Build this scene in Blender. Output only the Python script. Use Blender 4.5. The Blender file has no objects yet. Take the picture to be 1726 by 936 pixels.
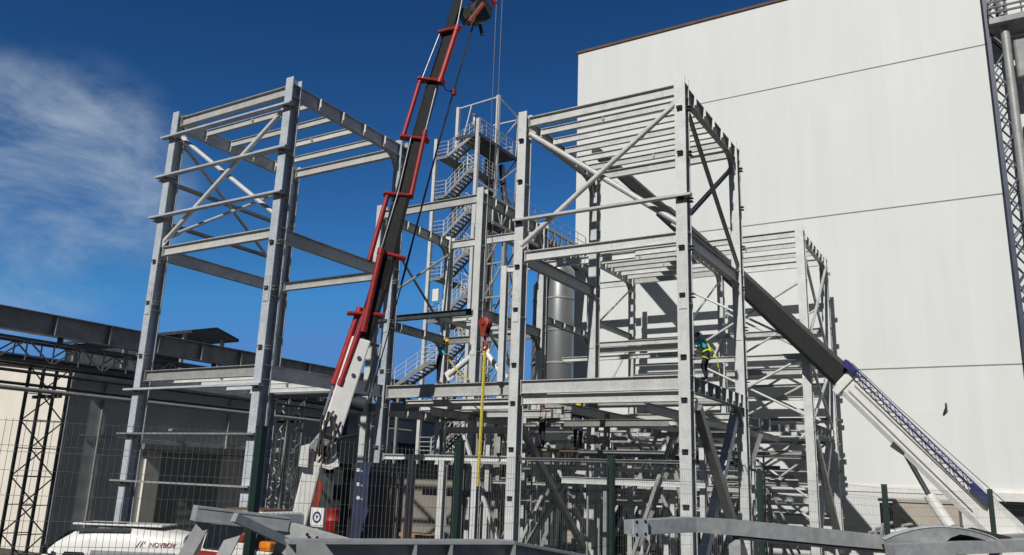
import bpy, bmesh, math, random
from mathutils import Vector, Matrix
random.seed(7)
sc = bpy.context.scene
COL = sc.collection
V = Vector
R = math.radians

# ------------------------------------------------------------------ camera
CAMZ = 1.6
F, CX, CY = 1371.2, 863.0, 468.0
PITCH, ROLL, YAW = R(13.92), R(2.04), R(-31.41)
_f = V((math.sin(YAW), math.cos(YAW), 0)); _r = V((math.cos(YAW), -math.sin(YAW), 0)); _u = V((0, 0, 1))
FW = _f * math.cos(PITCH) + _u * math.sin(PITCH)
U2 = _u * math.cos(PITCH) - _f * math.sin(PITCH)
RT = _r * math.cos(ROLL) + U2 * math.sin(ROLL)
UP = U2 * math.cos(ROLL) - _r * math.sin(ROLL)
CAM = V((0, 0, CAMZ))
cam = bpy.data.cameras.new('camera'); camo = bpy.data.objects.new('camera', cam); COL.objects.link(camo)
m3 = Matrix((RT, UP, -FW)).transposed()
camo.matrix_world = Matrix.Translation(CAM) @ m3.to_4x4()
cam.sensor_fit = 'HORIZONTAL'; cam.sensor_width = 36.0; cam.lens = 36.0 * F / 1726.0
cam.clip_start = 0.1; cam.clip_end = 5000
sc.camera = camo

def ray(x, y):
    return RT * (x - CX) - UP * (y - CY) + FW * F
def P(x, y, X=None, Y=None, Z=None, D=None):
    """point of the survey: a sight line met with a plane of the site grid (or at a distance D)"""
    d = ray(x, y)
    if X is not None: t = (X - CAM.x) / d.x
    elif Y is not None: t = (Y - CAM.y) / d.y
    elif Z is not None: t = (Z - CAM.z) / d.z
    else: t = D / F
    return CAM + d * t

G0 = -2.6            # level of the building site

# ------------------------------------------------------------------ materials
def mat(name, col, rough=0.6, metal=0.0, col2=None, scale=6.0, amount=0.5, bump=0.0, bscale=40.0, stretch=(1, 1, 1), detail=5.0, spec=0.5, speckle=0.0, vary=0.0, stain=0.0, staincol=(0.16, 0.09, 0.05)):
    m = bpy.data.materials.new(name); m.use_nodes = True
    nt = m.node_tree; N = nt.nodes; L = nt.links
    b = N['Principled BSDF']
    b.inputs['Roughness'].default_value = rough; b.inputs['Metallic'].default_value = metal
    b.inputs['Specular IOR Level'].default_value = spec
    tc = N.new('ShaderNodeTexCoord'); mp = N.new('ShaderNodeMapping'); mp.inputs['Scale'].default_value = stretch
    L.new(tc.outputs['Object'], mp.inputs['Vector'])
    if col2 is None: col2 = tuple(c * 0.72 for c in col)
    nz = N.new('ShaderNodeTexNoise'); nz.inputs['Scale'].default_value = scale; nz.inputs['Detail'].default_value = detail
    L.new(mp.outputs['Vector'], nz.inputs['Vector'])
    rp = N.new('ShaderNodeValToRGB')
    rp.color_ramp.elements[0].position = 0.5 - 0.3 * amount; rp.color_ramp.elements[1].position = 0.5 + 0.3 * amount
    rp.color_ramp.elements[0].color = (*col2, 1); rp.color_ramp.elements[1].color = (*col, 1)
    L.new(nz.outputs['Fac'], rp.inputs['Fac'])
    out = rp.outputs['Color']
    if speckle:
        vo = N.new('ShaderNodeTexVoronoi'); vo.inputs['Scale'].default_value = 22.0
        L.new(mp.outputs['Vector'], vo.inputs['Vector'])
        hs = N.new('ShaderNodeMix'); hs.data_type = 'RGBA'; hs.blend_type = 'OVERLAY'; hs.inputs['Factor'].default_value = speckle
        sx = N.new('ShaderNodeSeparateColor'); L.new(vo.outputs['Color'], sx.inputs['Color'])
        L.new(out, hs.inputs['A']); L.new(sx.outputs['Red'], hs.inputs['B']); out = hs.outputs['Result']
    if stain:
        m2 = N.new('ShaderNodeMapping'); m2.inputs['Scale'].default_value = (3.0, 3.0, 0.5); L.new(tc.outputs['Object'], m2.inputs['Vector'])
        n3 = N.new('ShaderNodeTexNoise'); n3.inputs['Scale'].default_value = 2.2; n3.inputs['Detail'].default_value = 8; n3.inputs['Roughness'].default_value = 0.65; L.new(m2.outputs['Vector'], n3.inputs['Vector'])
        r3 = N.new('ShaderNodeMapRange'); r3.inputs['From Min'].default_value = 0.56; r3.inputs['From Max'].default_value = 0.74; r3.inputs['To Max'].default_value = stain; L.new(n3.outputs['Fac'], r3.inputs['Value'])
        mx = N.new('ShaderNodeMix'); mx.data_type = 'RGBA'; L.new(r3.outputs['Result'], mx.inputs['Factor']); L.new(out, mx.inputs['A']); mx.inputs['B'].default_value = (*staincol, 1); out = mx.outputs['Result']
    if vary:
        oi = N.new('ShaderNodeObjectInfo'); r4 = N.new('ShaderNodeMapRange'); r4.inputs['To Min'].default_value = 1 - vary; r4.inputs['To Max'].default_value = 1 + vary * 0.6; L.new(oi.outputs['Random'], r4.inputs['Value'])
        sc_ = N.new('ShaderNodeVectorMath'); sc_.operation = 'SCALE'; L.new(out, sc_.inputs[0]); L.new(r4.outputs['Result'], sc_.inputs['Scale']); out = sc_.outputs[0]
    L.new(out, b.inputs['Base Color'])
    if bump:
        n2 = N.new('ShaderNodeTexNoise'); n2.inputs['Scale'].default_value = bscale; n2.inputs['Detail'].default_value = 4
        L.new(mp.outputs['Vector'], n2.inputs['Vector'])
        bp = N.new('ShaderNodeBump'); bp.inputs['Strength'].default_value = bump; bp.inputs['Distance'].default_value = 0.02
        L.new(n2.outputs['Fac'], bp.inputs['Height']); L.new(bp.outputs['Normal'], b.inputs['Normal'])
    return m

M = {}
M['galv'] = mat('galvanised_steel', (0.68, 0.695, 0.68), 0.5, 0.12, (0.52, 0.535, 0.525), 1.6, 0.9, speckle=0.12, vary=0.1, stain=0.35, staincol=(0.34, 0.32, 0.29))
M['galvb'] = mat('bluish_galvanised_steel', (0.52, 0.56, 0.60), 0.5, 0.1, (0.37, 0.405, 0.44), 1.6, 0.9, speckle=0.14, vary=0.1, stain=0.35, staincol=(0.25, 0.26, 0.27))
M['galvm'] = mat('weathered_galvanised_steel', (0.60, 0.605, 0.585), 0.52, 0.12, (0.44, 0.445, 0.43), 1.6, 0.9, speckle=0.1, vary=0.22, stain=0.45, staincol=(0.27, 0.24, 0.20))
M['galvg'] = mat('dull_galvanised_steel', (0.38, 0.385, 0.37), 0.55, 0.25, (0.27, 0.275, 0.27), 2.0, 0.9, speckle=0.14, vary=0.25, stain=0.4, staincol=(0.17, 0.15, 0.13))
M['galvf'] = mat('stacked_galvanised_steel', (0.43, 0.445, 0.445), 0.46, 0.2, (0.29, 0.305, 0.31), 7.0, 1.1, bump=0.03, bscale=150, detail=9, speckle=0.1, vary=0.1, stain=0.55, staincol=(0.22, 0.20, 0.18))
M['darksteel'] = mat('dark_painted_steel', (0.055, 0.06, 0.065), 0.55, 0.1, (0.03, 0.033, 0.036), 3)
M['greysteel'] = mat('grey_painted_steel', (0.31, 0.32, 0.325), 0.55, 0.05, (0.21, 0.22, 0.225), 2.0, vary=0.15, stain=0.4, staincol=(0.14, 0.12, 0.1))
M['black'] = mat('black_paint', (0.014, 0.015, 0.014), 0.6, 0.0, (0.008, 0.008, 0.009), 4, stain=0.3, staincol=(0.035, 0.032, 0.027))
M['rubber'] = mat('black_rubber', (0.018, 0.018, 0.018), 0.85)
M['white'] = mat('white_paint', (0.78, 0.775, 0.74), 0.4, 0.0, (0.66, 0.65, 0.61), 2.5, 0.9, stain=0.4, staincol=(0.45, 0.42, 0.37))
M['red'] = mat('red_paint', (0.40, 0.014, 0.016), 0.5, 0.0, (0.22, 0.009, 0.010), 5, 1.1, vary=0.2, stain=0.6, staincol=(0.28, 0.10, 0.03))
M['orange'] = mat('orange_paint', (0.75, 0.19, 0.02), 0.45, 0.0, (0.5, 0.10, 0.015), 5)
M['redor'] = mat('red_orange_paint', (0.33, 0.04, 0.016), 0.5, 0.0, (0.17, 0.02, 0.01), 5)
M['chrome'] = mat('chromed_rod', (0.24, 0.25, 0.27), 0.45, 0.6)
M['green'] = mat('dark_green_coating', (0.007, 0.028, 0.02), 0.5, 0.0, (0.005, 0.019, 0.014), 4)
M['wire'] = mat('weathered_fence_wire', (0.16, 0.18, 0.175), 0.6, 0.2, (0.1, 0.115, 0.11), 4)
M['blue'] = mat('deep_blue_paint', (0.03, 0.034, 0.17), 0.5, 0.0, (0.018, 0.02, 0.11), 4)
M['yellow'] = mat('yellow_webbing', (0.55, 0.47, 0.06), 0.8, 0.0, (0.42, 0.34, 0.04), 12)
M['navy'] = mat('navy_cabinet_paint', (0.03, 0.04, 0.085), 0.5, 0.0, (0.02, 0.027, 0.06), 3)
M['teal'] = mat('turquoise_cloth', (0.03, 0.46, 0.58), 0.9, 0, (0.02, 0.36, 0.47), 9)
M['hivis'] = mat('hi_vis_yellow_webbing', (0.75, 0.85, 0.05), 0.8, 0, (0.6, 0.72, 0.04), 9)
M['trouser'] = mat('dark_navy_cloth', (0.03, 0.032, 0.055), 0.9, 0, (0.018, 0.02, 0.035), 9)
M['skin'] = mat('skin', (0.42, 0.23, 0.15), 0.6, 0, (0.36, 0.19, 0.12), 9)
M['hair'] = mat('dark_hair', (0.02, 0.014, 0.01), 0.8)
M['boot'] = mat('brown_boot_leather', (0.07, 0.045, 0.03), 0.7)
M['helmw'] = mat('white_helmet_shell', (0.8, 0.8, 0.78), 0.35, amount=0.1)
M['helmy'] = mat('yellow_helmet_shell', (0.85, 0.56, 0.03), 0.35)
M['helmr'] = mat('red_helmet_shell', (0.65, 0.05, 0.03), 0.35)
M['wood'] = mat('raw_timber', (0.40, 0.26, 0.12), 0.8, 0, (0.25, 0.15, 0.07), 7, 1, stretch=(1, 1, 6))
M['concrete'] = mat('weathered_concrete', (0.27, 0.25, 0.215), 0.9, 0, (0.17, 0.155, 0.13), 1.4, 1.2, bump=0.2)
M['ground'] = mat('dark_gravel', (0.075, 0.067, 0.056), 0.95, 0, (0.04, 0.036, 0.031), 0.6, 1.3, bump=0.6, bscale=9, detail=9)
M['glass'] = mat('dark_glass', (0.015, 0.018, 0.02), 0.08, 0.0, spec=0.8)
M['beige'] = mat('beige_cladding', (0.46, 0.41, 0.35), 0.7, 0, (0.36, 0.32, 0.27), 1.2, 1)
M['cream'] = mat('cream_render', (0.78, 0.735, 0.64), 0.85, 0, (0.66, 0.61, 0.53), 0.7, 1.2, bump=0.1)
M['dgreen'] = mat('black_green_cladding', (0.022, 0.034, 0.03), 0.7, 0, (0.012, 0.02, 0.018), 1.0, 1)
M['silver'] = mat('dull_aluminium_sheet', (0.30, 0.31, 0.31), 0.42, 0.5, (0.19, 0.2, 0.2), 0.8, 1.2, stretch=(1, 1, 0.2))
M['rust'] = mat('rusty_brown_flashing', (0.16, 0.085, 0.05), 0.8, 0, (0.09, 0.045, 0.03), 1.5, 1)
M['joint'] = mat('grey_joint_sealant', (0.24, 0.23, 0.215), 0.8)
M['ropew'] = mat('wire_rope', (0.05, 0.05, 0.06), 0.5, 0.5)
M['hose'] = mat('brown_hydraulic_hose', (0.05, 0.032, 0.022), 0.6)
M['lampo'] = mat('orange_lamp_lens', (0.85, 0.25, 0.01), 0.2)
M['text'] = mat('dark_red_lettering', (0.22, 0.012, 0.035), 0.5)
M['inkb'] = mat('dark_blue_print', (0.03, 0.03, 0.12), 0.5)
M['grate'] = mat('galvanised_grating', (0.24, 0.25, 0.25), 0.6, 0.3, (0.17, 0.175, 0.175), 5)

def wall_mat():
    m = bpy.data.materials.new('white_panel_cladding'); m.use_nodes = True
    nt = m.node_tree; N = nt.nodes; L = nt.links; b = N['Principled BSDF']
    b.inputs['Roughness'].default_value = 0.55; b.inputs['Specular IOR Level'].default_value = 0.3
    tc = N.new('ShaderNodeTexCoord'); sp = N.new('ShaderNodeSeparateXYZ'); L.new(tc.outputs['Object'], sp.inputs['Vector'])
    def math_(op, a, bv):
        n = N.new('ShaderNodeMath'); n.operation = op
        if isinstance(a, (int, float)): n.inputs[0].default_value = a
        else: L.new(a, n.inputs[0])
        if isinstance(bv, (int, float)): n.inputs[1].default_value = bv
        else: L.new(bv, n.inputs[1])
        return n.outputs[0]
    ix = math_('FLOOR', math_('DIVIDE', sp.outputs['X'], 1.15), 0)
    iz = math_('FLOOR', math_('DIVIDE', math_('ADD', sp.outputs['Z'], 1.3), 10.02), 0)
    cb = N.new('ShaderNodeCombineXYZ'); L.new(ix, cb.inputs['X']); L.new(iz, cb.inputs['Y'])
    wn = N.new('ShaderNodeTexWhiteNoise'); wn.noise_dimensions = '3D'; L.new(cb.outputs['Vector'], wn.inputs['Vector'])
    mp = N.new('ShaderNodeMapping'); mp.inputs['Scale'].default_value = (1.4, 1, 0.12); L.new(tc.outputs['Object'], mp.inputs['Vector'])
    nz = N.new('ShaderNodeTexNoise'); nz.inputs['Scale'].default_value = 1.0; nz.inputs['Detail'].default_value = 7; L.new(mp.outputs['Vector'], nz.inputs['Vector'])
    nb = N.new('ShaderNodeTexNoise'); nb.inputs['Scale'].default_value = 0.12; nb.inputs['Detail'].default_value = 3; L.new(tc.outputs['Object'], nb.inputs['Vector'])
    fx = math_('FRACT', math_('DIVIDE', sp.outputs['X'], 1.15), 0)
    seam = math_('LESS_THAN', fx, 0.018)
    v = math_('ADD', math_('MULTIPLY', wn.outputs['Value'], 0.028), math_('MULTIPLY', nz.outputs['Fac'], 0.10))
    v = math_('ADD', v, math_('MULTIPLY', nb.outputs['Fac'], 0.10))
    v = math_('SUBTRACT', v, math_('MULTIPLY', seam, 0.03))
    rp = N.new('ShaderNodeValToRGB'); rp.color_ramp.elements[0].position = 0.02; rp.color_ramp.elements[1].position = 0.24
    rp.color_ramp.elements[0].color = (0.575, 0.59, 0.575, 1); rp.color_ramp.elements[1].color = (0.735, 0.755, 0.74, 1)
    L.new(v, rp.inputs['Fac']); L.new(rp.outputs['Color'], b.inputs['Base Color'])
    return m
M['wall'] = wall_mat()

def clad_mat(name, col, axis='Z', pitch=0.3):
    m = mat(name, col, 0.55, 0.1, tuple(c * 0.8 for c in col), 0.5, 1.0)
    nt = m.node_tree; N = nt.nodes; L = nt.links; b = N['Principled BSDF']
    tc = N.new('ShaderNodeTexCoord'); sp = N.new('ShaderNodeSeparateXYZ'); L.new(tc.outputs['Object'], sp.inputs['Vector'])
    d = N.new('ShaderNodeMath'); d.operation = 'MULTIPLY'; d.inputs[1].default_value = 2 * math.pi / pitch; L.new(sp.outputs[axis], d.inputs[0])
    s = N.new('ShaderNodeMath'); s.operation = 'SINE'; L.new(d.outputs[0], s.inputs[0])
    bp = N.new('ShaderNodeBump'); bp.inputs['Strength'].default_value = 0.15; bp.inputs['Distance'].default_value = 0.03
    L.new(s.outputs[0], bp.inputs['Height']); L.new(bp.outputs['Normal'], b.inputs['Normal'])
    return m
M['slate'] = clad_mat('slate_ribbed_cladding', (0.56, 0.58, 0.565), 'Z', 1.1)
M['ribdoor'] = clad_mat('grey_ribbed_door', (0.30, 0.31, 0.29), 'Z', 0.5)

# ------------------------------------------------------------------ mesh helpers
class MB:
    def __init__(s): s.v = []; s.f = []
    def add(s, vs, fs):
        o = len(s.v); s.v += [tuple(v) for v in vs]; s.f += [tuple(i + o for i in f) for f in fs]; return s
    def box(s, lo, hi):
        x0, y0, z0 = lo; x1, y1, z1 = hi
        return s.add([(x0, y0, z0), (x1, y0, z0), (x1, y1, z0), (x0, y1, z0), (x0, y0, z1), (x1, y0, z1), (x1, y1, z1), (x0, y1, z1)],
                     [(3, 2, 1, 0), (4, 5, 6, 7), (0, 1, 5, 4), (1, 2, 6, 5), (2, 3, 7, 6), (3, 0, 4, 7)])
    def cbox(s, c, size, rot=None):
        c = V(c); h = V(size) * 0.5; q = rot or Matrix.Identity(3)
        vs = [c + q @ V((a * h.x, b * h.y, d * h.z)) for a, b, d in ((-1, -1, -1), (1, -1, -1), (1, 1, -1), (-1, 1, -1), (-1, -1, 1), (1, -1, 1), (1, 1, 1), (-1, 1, 1))]
        return s.add(vs, [(3, 2, 1, 0), (4, 5, 6, 7), (0, 1, 5, 4), (1, 2, 6, 5), (2, 3, 7, 6), (3, 0, 4, 7)])
    def sweep(s, p0, p1, poly, up=(0, 0, 1), poly1=None):
        """closed 2-D outline (u = sideways, v = up) run from p0 to p1"""
        p0, p1 = V(p0), V(p1); a = (p1 - p0).normalized(); up = V(up)
        side = a.cross(up)
        if side.length < 1e-4: side = a.cross(V((0, 1, 0)))
        side.normalize(); w = side.cross(a).normalized(); n = len(poly); q = poly1 or poly
        vs = [p0 + side * x + w * y for x, y in poly] + [p1 + side * x + w * y for x, y in q]
        fs = [tuple(range(n - 1, -1, -1)), tuple(range(n, 2 * n))] + [(i, (i + 1) % n, n + (i + 1) % n, n + i) for i in range(n)]
        return s.add(vs, fs)
    def bar(s, p0, p1, w, h, up=(0, 0, 1), w1=None, h1=None):
        a, b = w / 2, h / 2; c, d = (w1 or w) / 2, (h1 or h) / 2
        return s.sweep(p0, p1, [(-a, -b), (a, -b), (a, b), (-a, b)], up, [(-c, -d), (c, -d), (c, d), (-c, d)])
    def ibeam(s, p0, p1, w, d, tf=0.03, tw=0.02, up=(0, 0, 1), top=True):
        """rolled I section, three plates butted; reference line is the top of the section (or its middle)"""
        t = tw / 2; o = -d / 2 if top else 0.0; h = d / 2
        pl = [(-w / 2, o - h), (w / 2, o - h), (w / 2, o - h + tf), (t, o - h + tf), (t, o + h - tf), (w / 2, o + h - tf), (w / 2, o + h),
              (-w / 2, o + h), (-w / 2, o + h - tf), (-t, o + h - tf), (-t, o - h + tf), (-w / 2, o - h + tf)]
        p0, p1 = V(p0), V(p1); a = (p1 - p0).normalized(); up = V(up); side = a.cross(up).normalized(); ww = side.cross(a).normalized()
        n = 12
        vs = [p0 + side * x + ww * y for x, y in pl] + [p1 + side * x + ww * y for x, y in pl]
        caps = [(0, 1, 2, 3, 10, 11), (3, 4, 9, 10), (4, 5, 6, 7, 8, 9)]
        fs = [tuple(reversed(c)) for c in caps] + [tuple(i + n for i in c) for c in caps] + [(i, (i + 1) % n, n + (i + 1) % n, n + i) for i in range(n)]
        return s.add(vs, fs)
    def cee(s, p0, p1, w, d, t=0.02, up=(0, 0, 1), flip=1):
        p = [(-w / 2, -d / 2), (w / 2, -d / 2), (w / 2, -d / 2 + t), (-w / 2 + t, -d / 2 + t), (-w / 2 + t, d / 2 - t), (w / 2, d / 2 - t), (w / 2, d / 2), (-w / 2, d / 2)]
        if flip < 0: p = [(-x, y) for x, y in reversed(p)]
        p0, p1 = V(p0), V(p1); a = (p1 - p0).normalized(); side = a.cross(V(up)).normalized(); ww = side.cross(a).normalized()
        vs = [p0 + side * x + ww * y for x, y in p] + [p1 + side * x + ww * y for x, y in p]
        caps = [(0, 1, 2, 3), (0, 3, 4, 7), (4, 5, 6, 7)] if flip > 0 else [(7, 6, 5, 4), (7, 4, 3, 0), (3, 2, 1, 0)]
        fs = [tuple(c) for c in caps] + [tuple(i + 8 for i in reversed(c)) for c in caps] + [(i, (i + 1) % 8, 8 + (i + 1) % 8, 8 + i) for i in range(8)]
        return s.add(vs, fs)
    def tube(s, pts, r, n=8, caps=True, r1=None):
        pts = [V(p) for p in pts]; o = len(s.v); k = len(pts); prev = None
        for i, p in enumerate(pts):
            a = (pts[min(i + 1, k - 1)] - pts[max(i - 1, 0)]).normalized()
            if prev is None:
                sd = a.cross(V((0, 0, 1)))
                if sd.length < 1e-3: sd = a.cross(V((0, 1, 0)))
            else: sd = prev - a * prev.dot(a)
            sd.normalize(); prev = sd; w = a.cross(sd)
            rr = r if r1 is None else r + (r1 - r) * i / (k - 1)
            s.v += [tuple(p + (sd * math.cos(2 * math.pi * j / n) + w * math.sin(2 * math.pi * j / n)) * rr) for j in range(n)]
        for i in range(k - 1):
            s.f += [(o + i * n + j, o + i * n + (j + 1) % n, o + (i + 1) * n + (j + 1) % n, o + (i + 1) * n + j) for j in range(n)]
        if caps: s.f += [tuple(o + j for j in reversed(range(n))), tuple(o + (k - 1) * n + j for j in range(n))]
        return s
    def prism(s, poly, vec):
        poly = [V(p) for p in poly]; vec = V(vec); n = len(poly)
        return s.add(poly + [p + vec for p in poly], [tuple(range(n - 1, -1, -1)), tuple(range(n, 2 * n))] + [(i, (i + 1) % n, n + (i + 1) % n, n + i) for i in range(n)])
    def lathe(s, prof, c=(0, 0, 0), n=20, ax=None):
        q = V((0, 0, 1)).rotation_difference(V(ax)).to_matrix() if ax is not None else Matrix.Identity(3)
        o = len(s.v); c = V(c)
        for r, z in prof:
            s.v += [tuple(c + q @ V((r * math.cos(2 * math.pi * j / n), r * math.sin(2 * math.pi * j / n), z))) for j in range(n)]
        k = len(prof)
        for i in range(k - 1):
            s.f += [(o + i * n + j, o + i * n + (j + 1) % n, o + (i + 1) * n + (j + 1) % n, o + (i + 1) * n + j) for j in range(n)]
        s.f += [tuple(o + j for j in reversed(range(n))), tuple(o + (k - 1) * n + j for j in range(n))]
        return s
    def build(s, name, material, parent=None, smooth=False, bevel=0.0):
        me = bpy.data.meshes.new(name); me.from_pydata(s.v, [], s.f); me.update()
        bm = bmesh.new(); bm.from_mesh(me); bmesh.ops.recalc_face_normals(bm, faces=bm.faces)
        if bevel:
            es = [e for e in bm.edges if len(e.link_faces) == 2 and e.calc_face_angle(0) > 0.6]
            bmesh.ops.bevel(bm, geom=es, offset=bevel, segments=2, affect='EDGES', profile=0.5, clamp_overlap=True)
        bm.to_mesh(me); bm.free()
        ms = material if isinstance(material, (list, tuple)) else [material]
        for x in ms: me.materials.append(M[x] if isinstance(x, str) else x)
        if smooth:
            me.polygons.foreach_set('use_smooth', [True] * len(me.polygons))
            try: me.set_sharp_from_angle(angle=R(40))
            except Exception: pass
        o = bpy.data.objects.new(name, me); COL.objects.link(o)
        if parent is not None: adopt(o, parent)
        return o

def split_build(mb, name, material, parent, smooth=False, bevel=0.0):
    """every loose piece of the builder becomes a part of its own"""
    par = list(range(len(mb.v)))
    def fd(i):
        while par[i] != i: par[i] = par[par[i]]; i = par[i]
        return i
    for f in mb.f:
        for i in f[1:]: par[fd(i)] = fd(f[0])
    grp = {}
    for f in mb.f: grp.setdefault(fd(f[0]), []).append(f)
    out = []
    for fs in grp.values():
        used = sorted({i for f in fs for i in f}); mp_ = {j: k for k, j in enumerate(used)}
        q = MB(); q.v = [mb.v[j] for j in used]; q.f = [tuple(mp_[i] for i in f) for f in fs]; out.append(q.build(name, material, parent, smooth, bevel))
    return out
def base_of(o):
    p = V((0, 0, 0))
    while o is not None: p = p + o.location; o = o.parent
    return p
def adopt(o, parent):
    o.parent = parent
    b = base_of(parent)
    o.data.transform(Matrix.Translation(-b))
def tag(o, label=None, cat=None, group=None, kind=None):
    if label: o['label'] = label
    if cat: o['category'] = cat
    if group: o['group'] = group
    if kind: o['kind'] = kind
    return o
def thing(name, loc, label, cat, group=None):
    o = bpy.data.objects.new(name, None); COL.objects.link(o); o.location = loc; o.empty_display_size = 0.3
    return tag(o, label, cat, group)
def ptag(o, label): o['label'] = label; return o

# ------------------------------------------------------------------ world and sun
SUN_EL, SUN_AZ = R(39), R(4)          # sun stands behind the camera, a little to its right of the -Y axis
w = bpy.data.worlds.new('World'); sc.world = w; w.use_nodes = True
N = w.node_tree.nodes; L = w.node_tree.links
bg = N['Background']
sky = N.new('ShaderNodeTexSky'); sky.sky_type = 'NISHITA'; sky.sun_disc = False
sky.sun_elevation = SUN_EL; sky.sun_rotation = math.pi - SUN_AZ
sky.altitude = 300; sky.air_density = 1.0; sky.dust_density = 0.35; sky.ozone_density = 3.2
tc = N.new('ShaderNodeTexCoord')
# thin cirrus on the sky dome, bound to directions of the sky
cd = (P(110, 300, D=1.0) - CAM).normalized()
vm = N.new('ShaderNodeVectorMath'); vm.operation = 'NORMALIZE'; L.new(tc.outputs['Generated'], vm.inputs[0])
def dotmask(direction, lo, hi):
    d = N.new('ShaderNodeVectorMath'); d.operation = 'DOT_PRODUCT'; d.inputs[1].default_value = direction; L.new(vm.outputs[0], d.inputs[0])
    mr = N.new('ShaderNodeMapRange'); mr.interpolation_type = 'SMOOTHSTEP'; mr.inputs['From Min'].default_value = lo; mr.inputs['From Max'].default_value = hi
    L.new(d.outputs['Value'], mr.inputs['Value']); return mr.outputs['Result']
def mth(op, a, b):
    n = N.new('ShaderNodeMath'); n.operation = op
    for i, q in enumerate((a, b)):
        if isinstance(q, (int, float)): n.inputs[i].default_value = q
        else: L.new(q, n.inputs[i])
    return n.outputs[0]
mp = N.new('ShaderNodeMapping'); mp.inputs['Scale'].default_value = (2.0, 2.0, 3.6); mp.inputs['Rotation'].default_value = (0.1, -0.15, 0.3); mp.inputs['Location'].default_value = (0.35, 0.2, 0.55)
L.new(vm.outputs[0], mp.inputs['Vector'])
nz = N.new('ShaderNodeTexNoise'); nz.inputs['Scale'].default_value = 2.6; nz.inputs['Detail'].default_value = 9; nz.inputs['Roughness'].default_value = 0.62; nz.inputs['Distortion'].default_value = 0.35
L.new(mp.outputs['Vector'], nz.inputs['Vector'])
mr = N.new('ShaderNodeMapRange'); mr.interpolation_type = 'SMOOTHSTEP'; mr.inputs['From Min'].default_value = 0.37; mr.inputs['From Max'].default_value = 0.78
L.new(nz.outputs['Fac'], mr.inputs['Value'])
m1 = dotmask((P(110, 300, D=1.0) - CAM).normalized(), math.cos(R(8.6)), math.cos(R(2.5)))
m2 = dotmask((P(60, 440, D=1.0) - CAM).normalized(), math.cos(R(6.5)), math.cos(R(1)))
m3_ = dotmask((P(10, 215, D=1.0) - CAM).normalized(), math.cos(R(5.5)), math.cos(R(0.5)))
mask = mth('MAXIMUM', mth('MAXIMUM', m1, mth('MULTIPLY', m2, 0.6)), m3_)
cl = mth('MULTIPLY', mth('MULTIPLY', mr.outputs['Result'], mask), 0.9)
mix = N.new('ShaderNodeMix'); mix.data_type = 'RGBA'; L.new(cl, mix.inputs['Factor'])
gm = N.new('ShaderNodeGamma'); gm.inputs['Gamma'].default_value = 1.7; L.new(sky.outputs['Color'], gm.inputs['Color'])
tn = N.new('ShaderNodeMix'); tn.data_type = 'RGBA'; tn.blend_type = 'MULTIPLY'; tn.inputs['Factor'].default_value = 1.0; L.new(gm.outputs['Color'], tn.inputs['A']); tn.inputs['B'].default_value = (0.27, 0.51, 0.55, 1)
dk = N.new('ShaderNodeMix'); dk.data_type = 'RGBA'; dk.blend_type = 'DARKEN'; dk.inputs['Factor'].default_value = 1.0; L.new(tn.outputs['Result'], dk.inputs['A']); dk.inputs['B'].default_value = (1.7, 4.9, 11.4, 1)
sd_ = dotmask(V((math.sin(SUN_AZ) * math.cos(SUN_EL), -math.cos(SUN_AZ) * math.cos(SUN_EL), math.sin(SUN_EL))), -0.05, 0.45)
fac_ = mth('SUBTRACT', 1.0, mth('MULTIPLY', sd_, 0.8))  # sky dimmed toward the sun, out of view, to cut fill light
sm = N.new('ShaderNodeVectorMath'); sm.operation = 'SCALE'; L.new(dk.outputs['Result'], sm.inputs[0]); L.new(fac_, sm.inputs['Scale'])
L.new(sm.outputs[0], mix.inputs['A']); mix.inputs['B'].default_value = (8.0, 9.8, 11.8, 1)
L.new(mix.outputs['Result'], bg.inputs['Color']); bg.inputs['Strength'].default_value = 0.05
sun = bpy.data.lights.new('sun', 'SUN'); sun.energy = 4.1; sun.angle = R(0.53); sun.color = (1.0, 0.97, 0.92)
so = bpy.data.objects.new('sun', sun); COL.objects.link(so)
S = V((math.sin(SUN_AZ) * math.cos(SUN_EL), -math.cos(SUN_AZ) * math.cos(SUN_EL), math.sin(SUN_EL)))
so.rotation_euler = S.to_track_quat('Z', 'Y').to_euler(); so.location = (30, -60, 60)
sc.view_settings.view_transform = 'Standard'; sc.view_settings.look = 'None'; sc.view_settings.gamma = 1; sc.view_settings.exposure = 0.0

# ------------------------------------------------------------------ ground
g = MB()
g.add([(-1500, -900, G0), (1500, -900, G0), (1500, 1800, G0), (-1500, 1800, G0)], [(0, 1, 2, 3)])
tag(g.build('ground', 'ground'), kind='structure')
POSTS = [((-60, 698), 6.6), ((442, 722), 7.3), ((775, 745), 9.0), ((1030, 770), 12.0), ((1280, 795), 14.0), ((1490, 818), 16.0), ((1668, 826), 17.5), ((1840, 835), 19.0)]
PT = [P(x, y, D=d) for (x, y), d in POSTS]
edge = [(p.x - 0.35, p.y + 0.25, 0) for p in PT]
tp = MB(); tp.prism([(-9, -10, 0), (9, -10, 0), (9, edge[-1][1], 0)] + list(reversed(edge)) + [(-9, 3.2, 0)], (0, 0, G0 - 0.2))
tag(tp.build('terrace', 'ground'), kind='structure')

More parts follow.
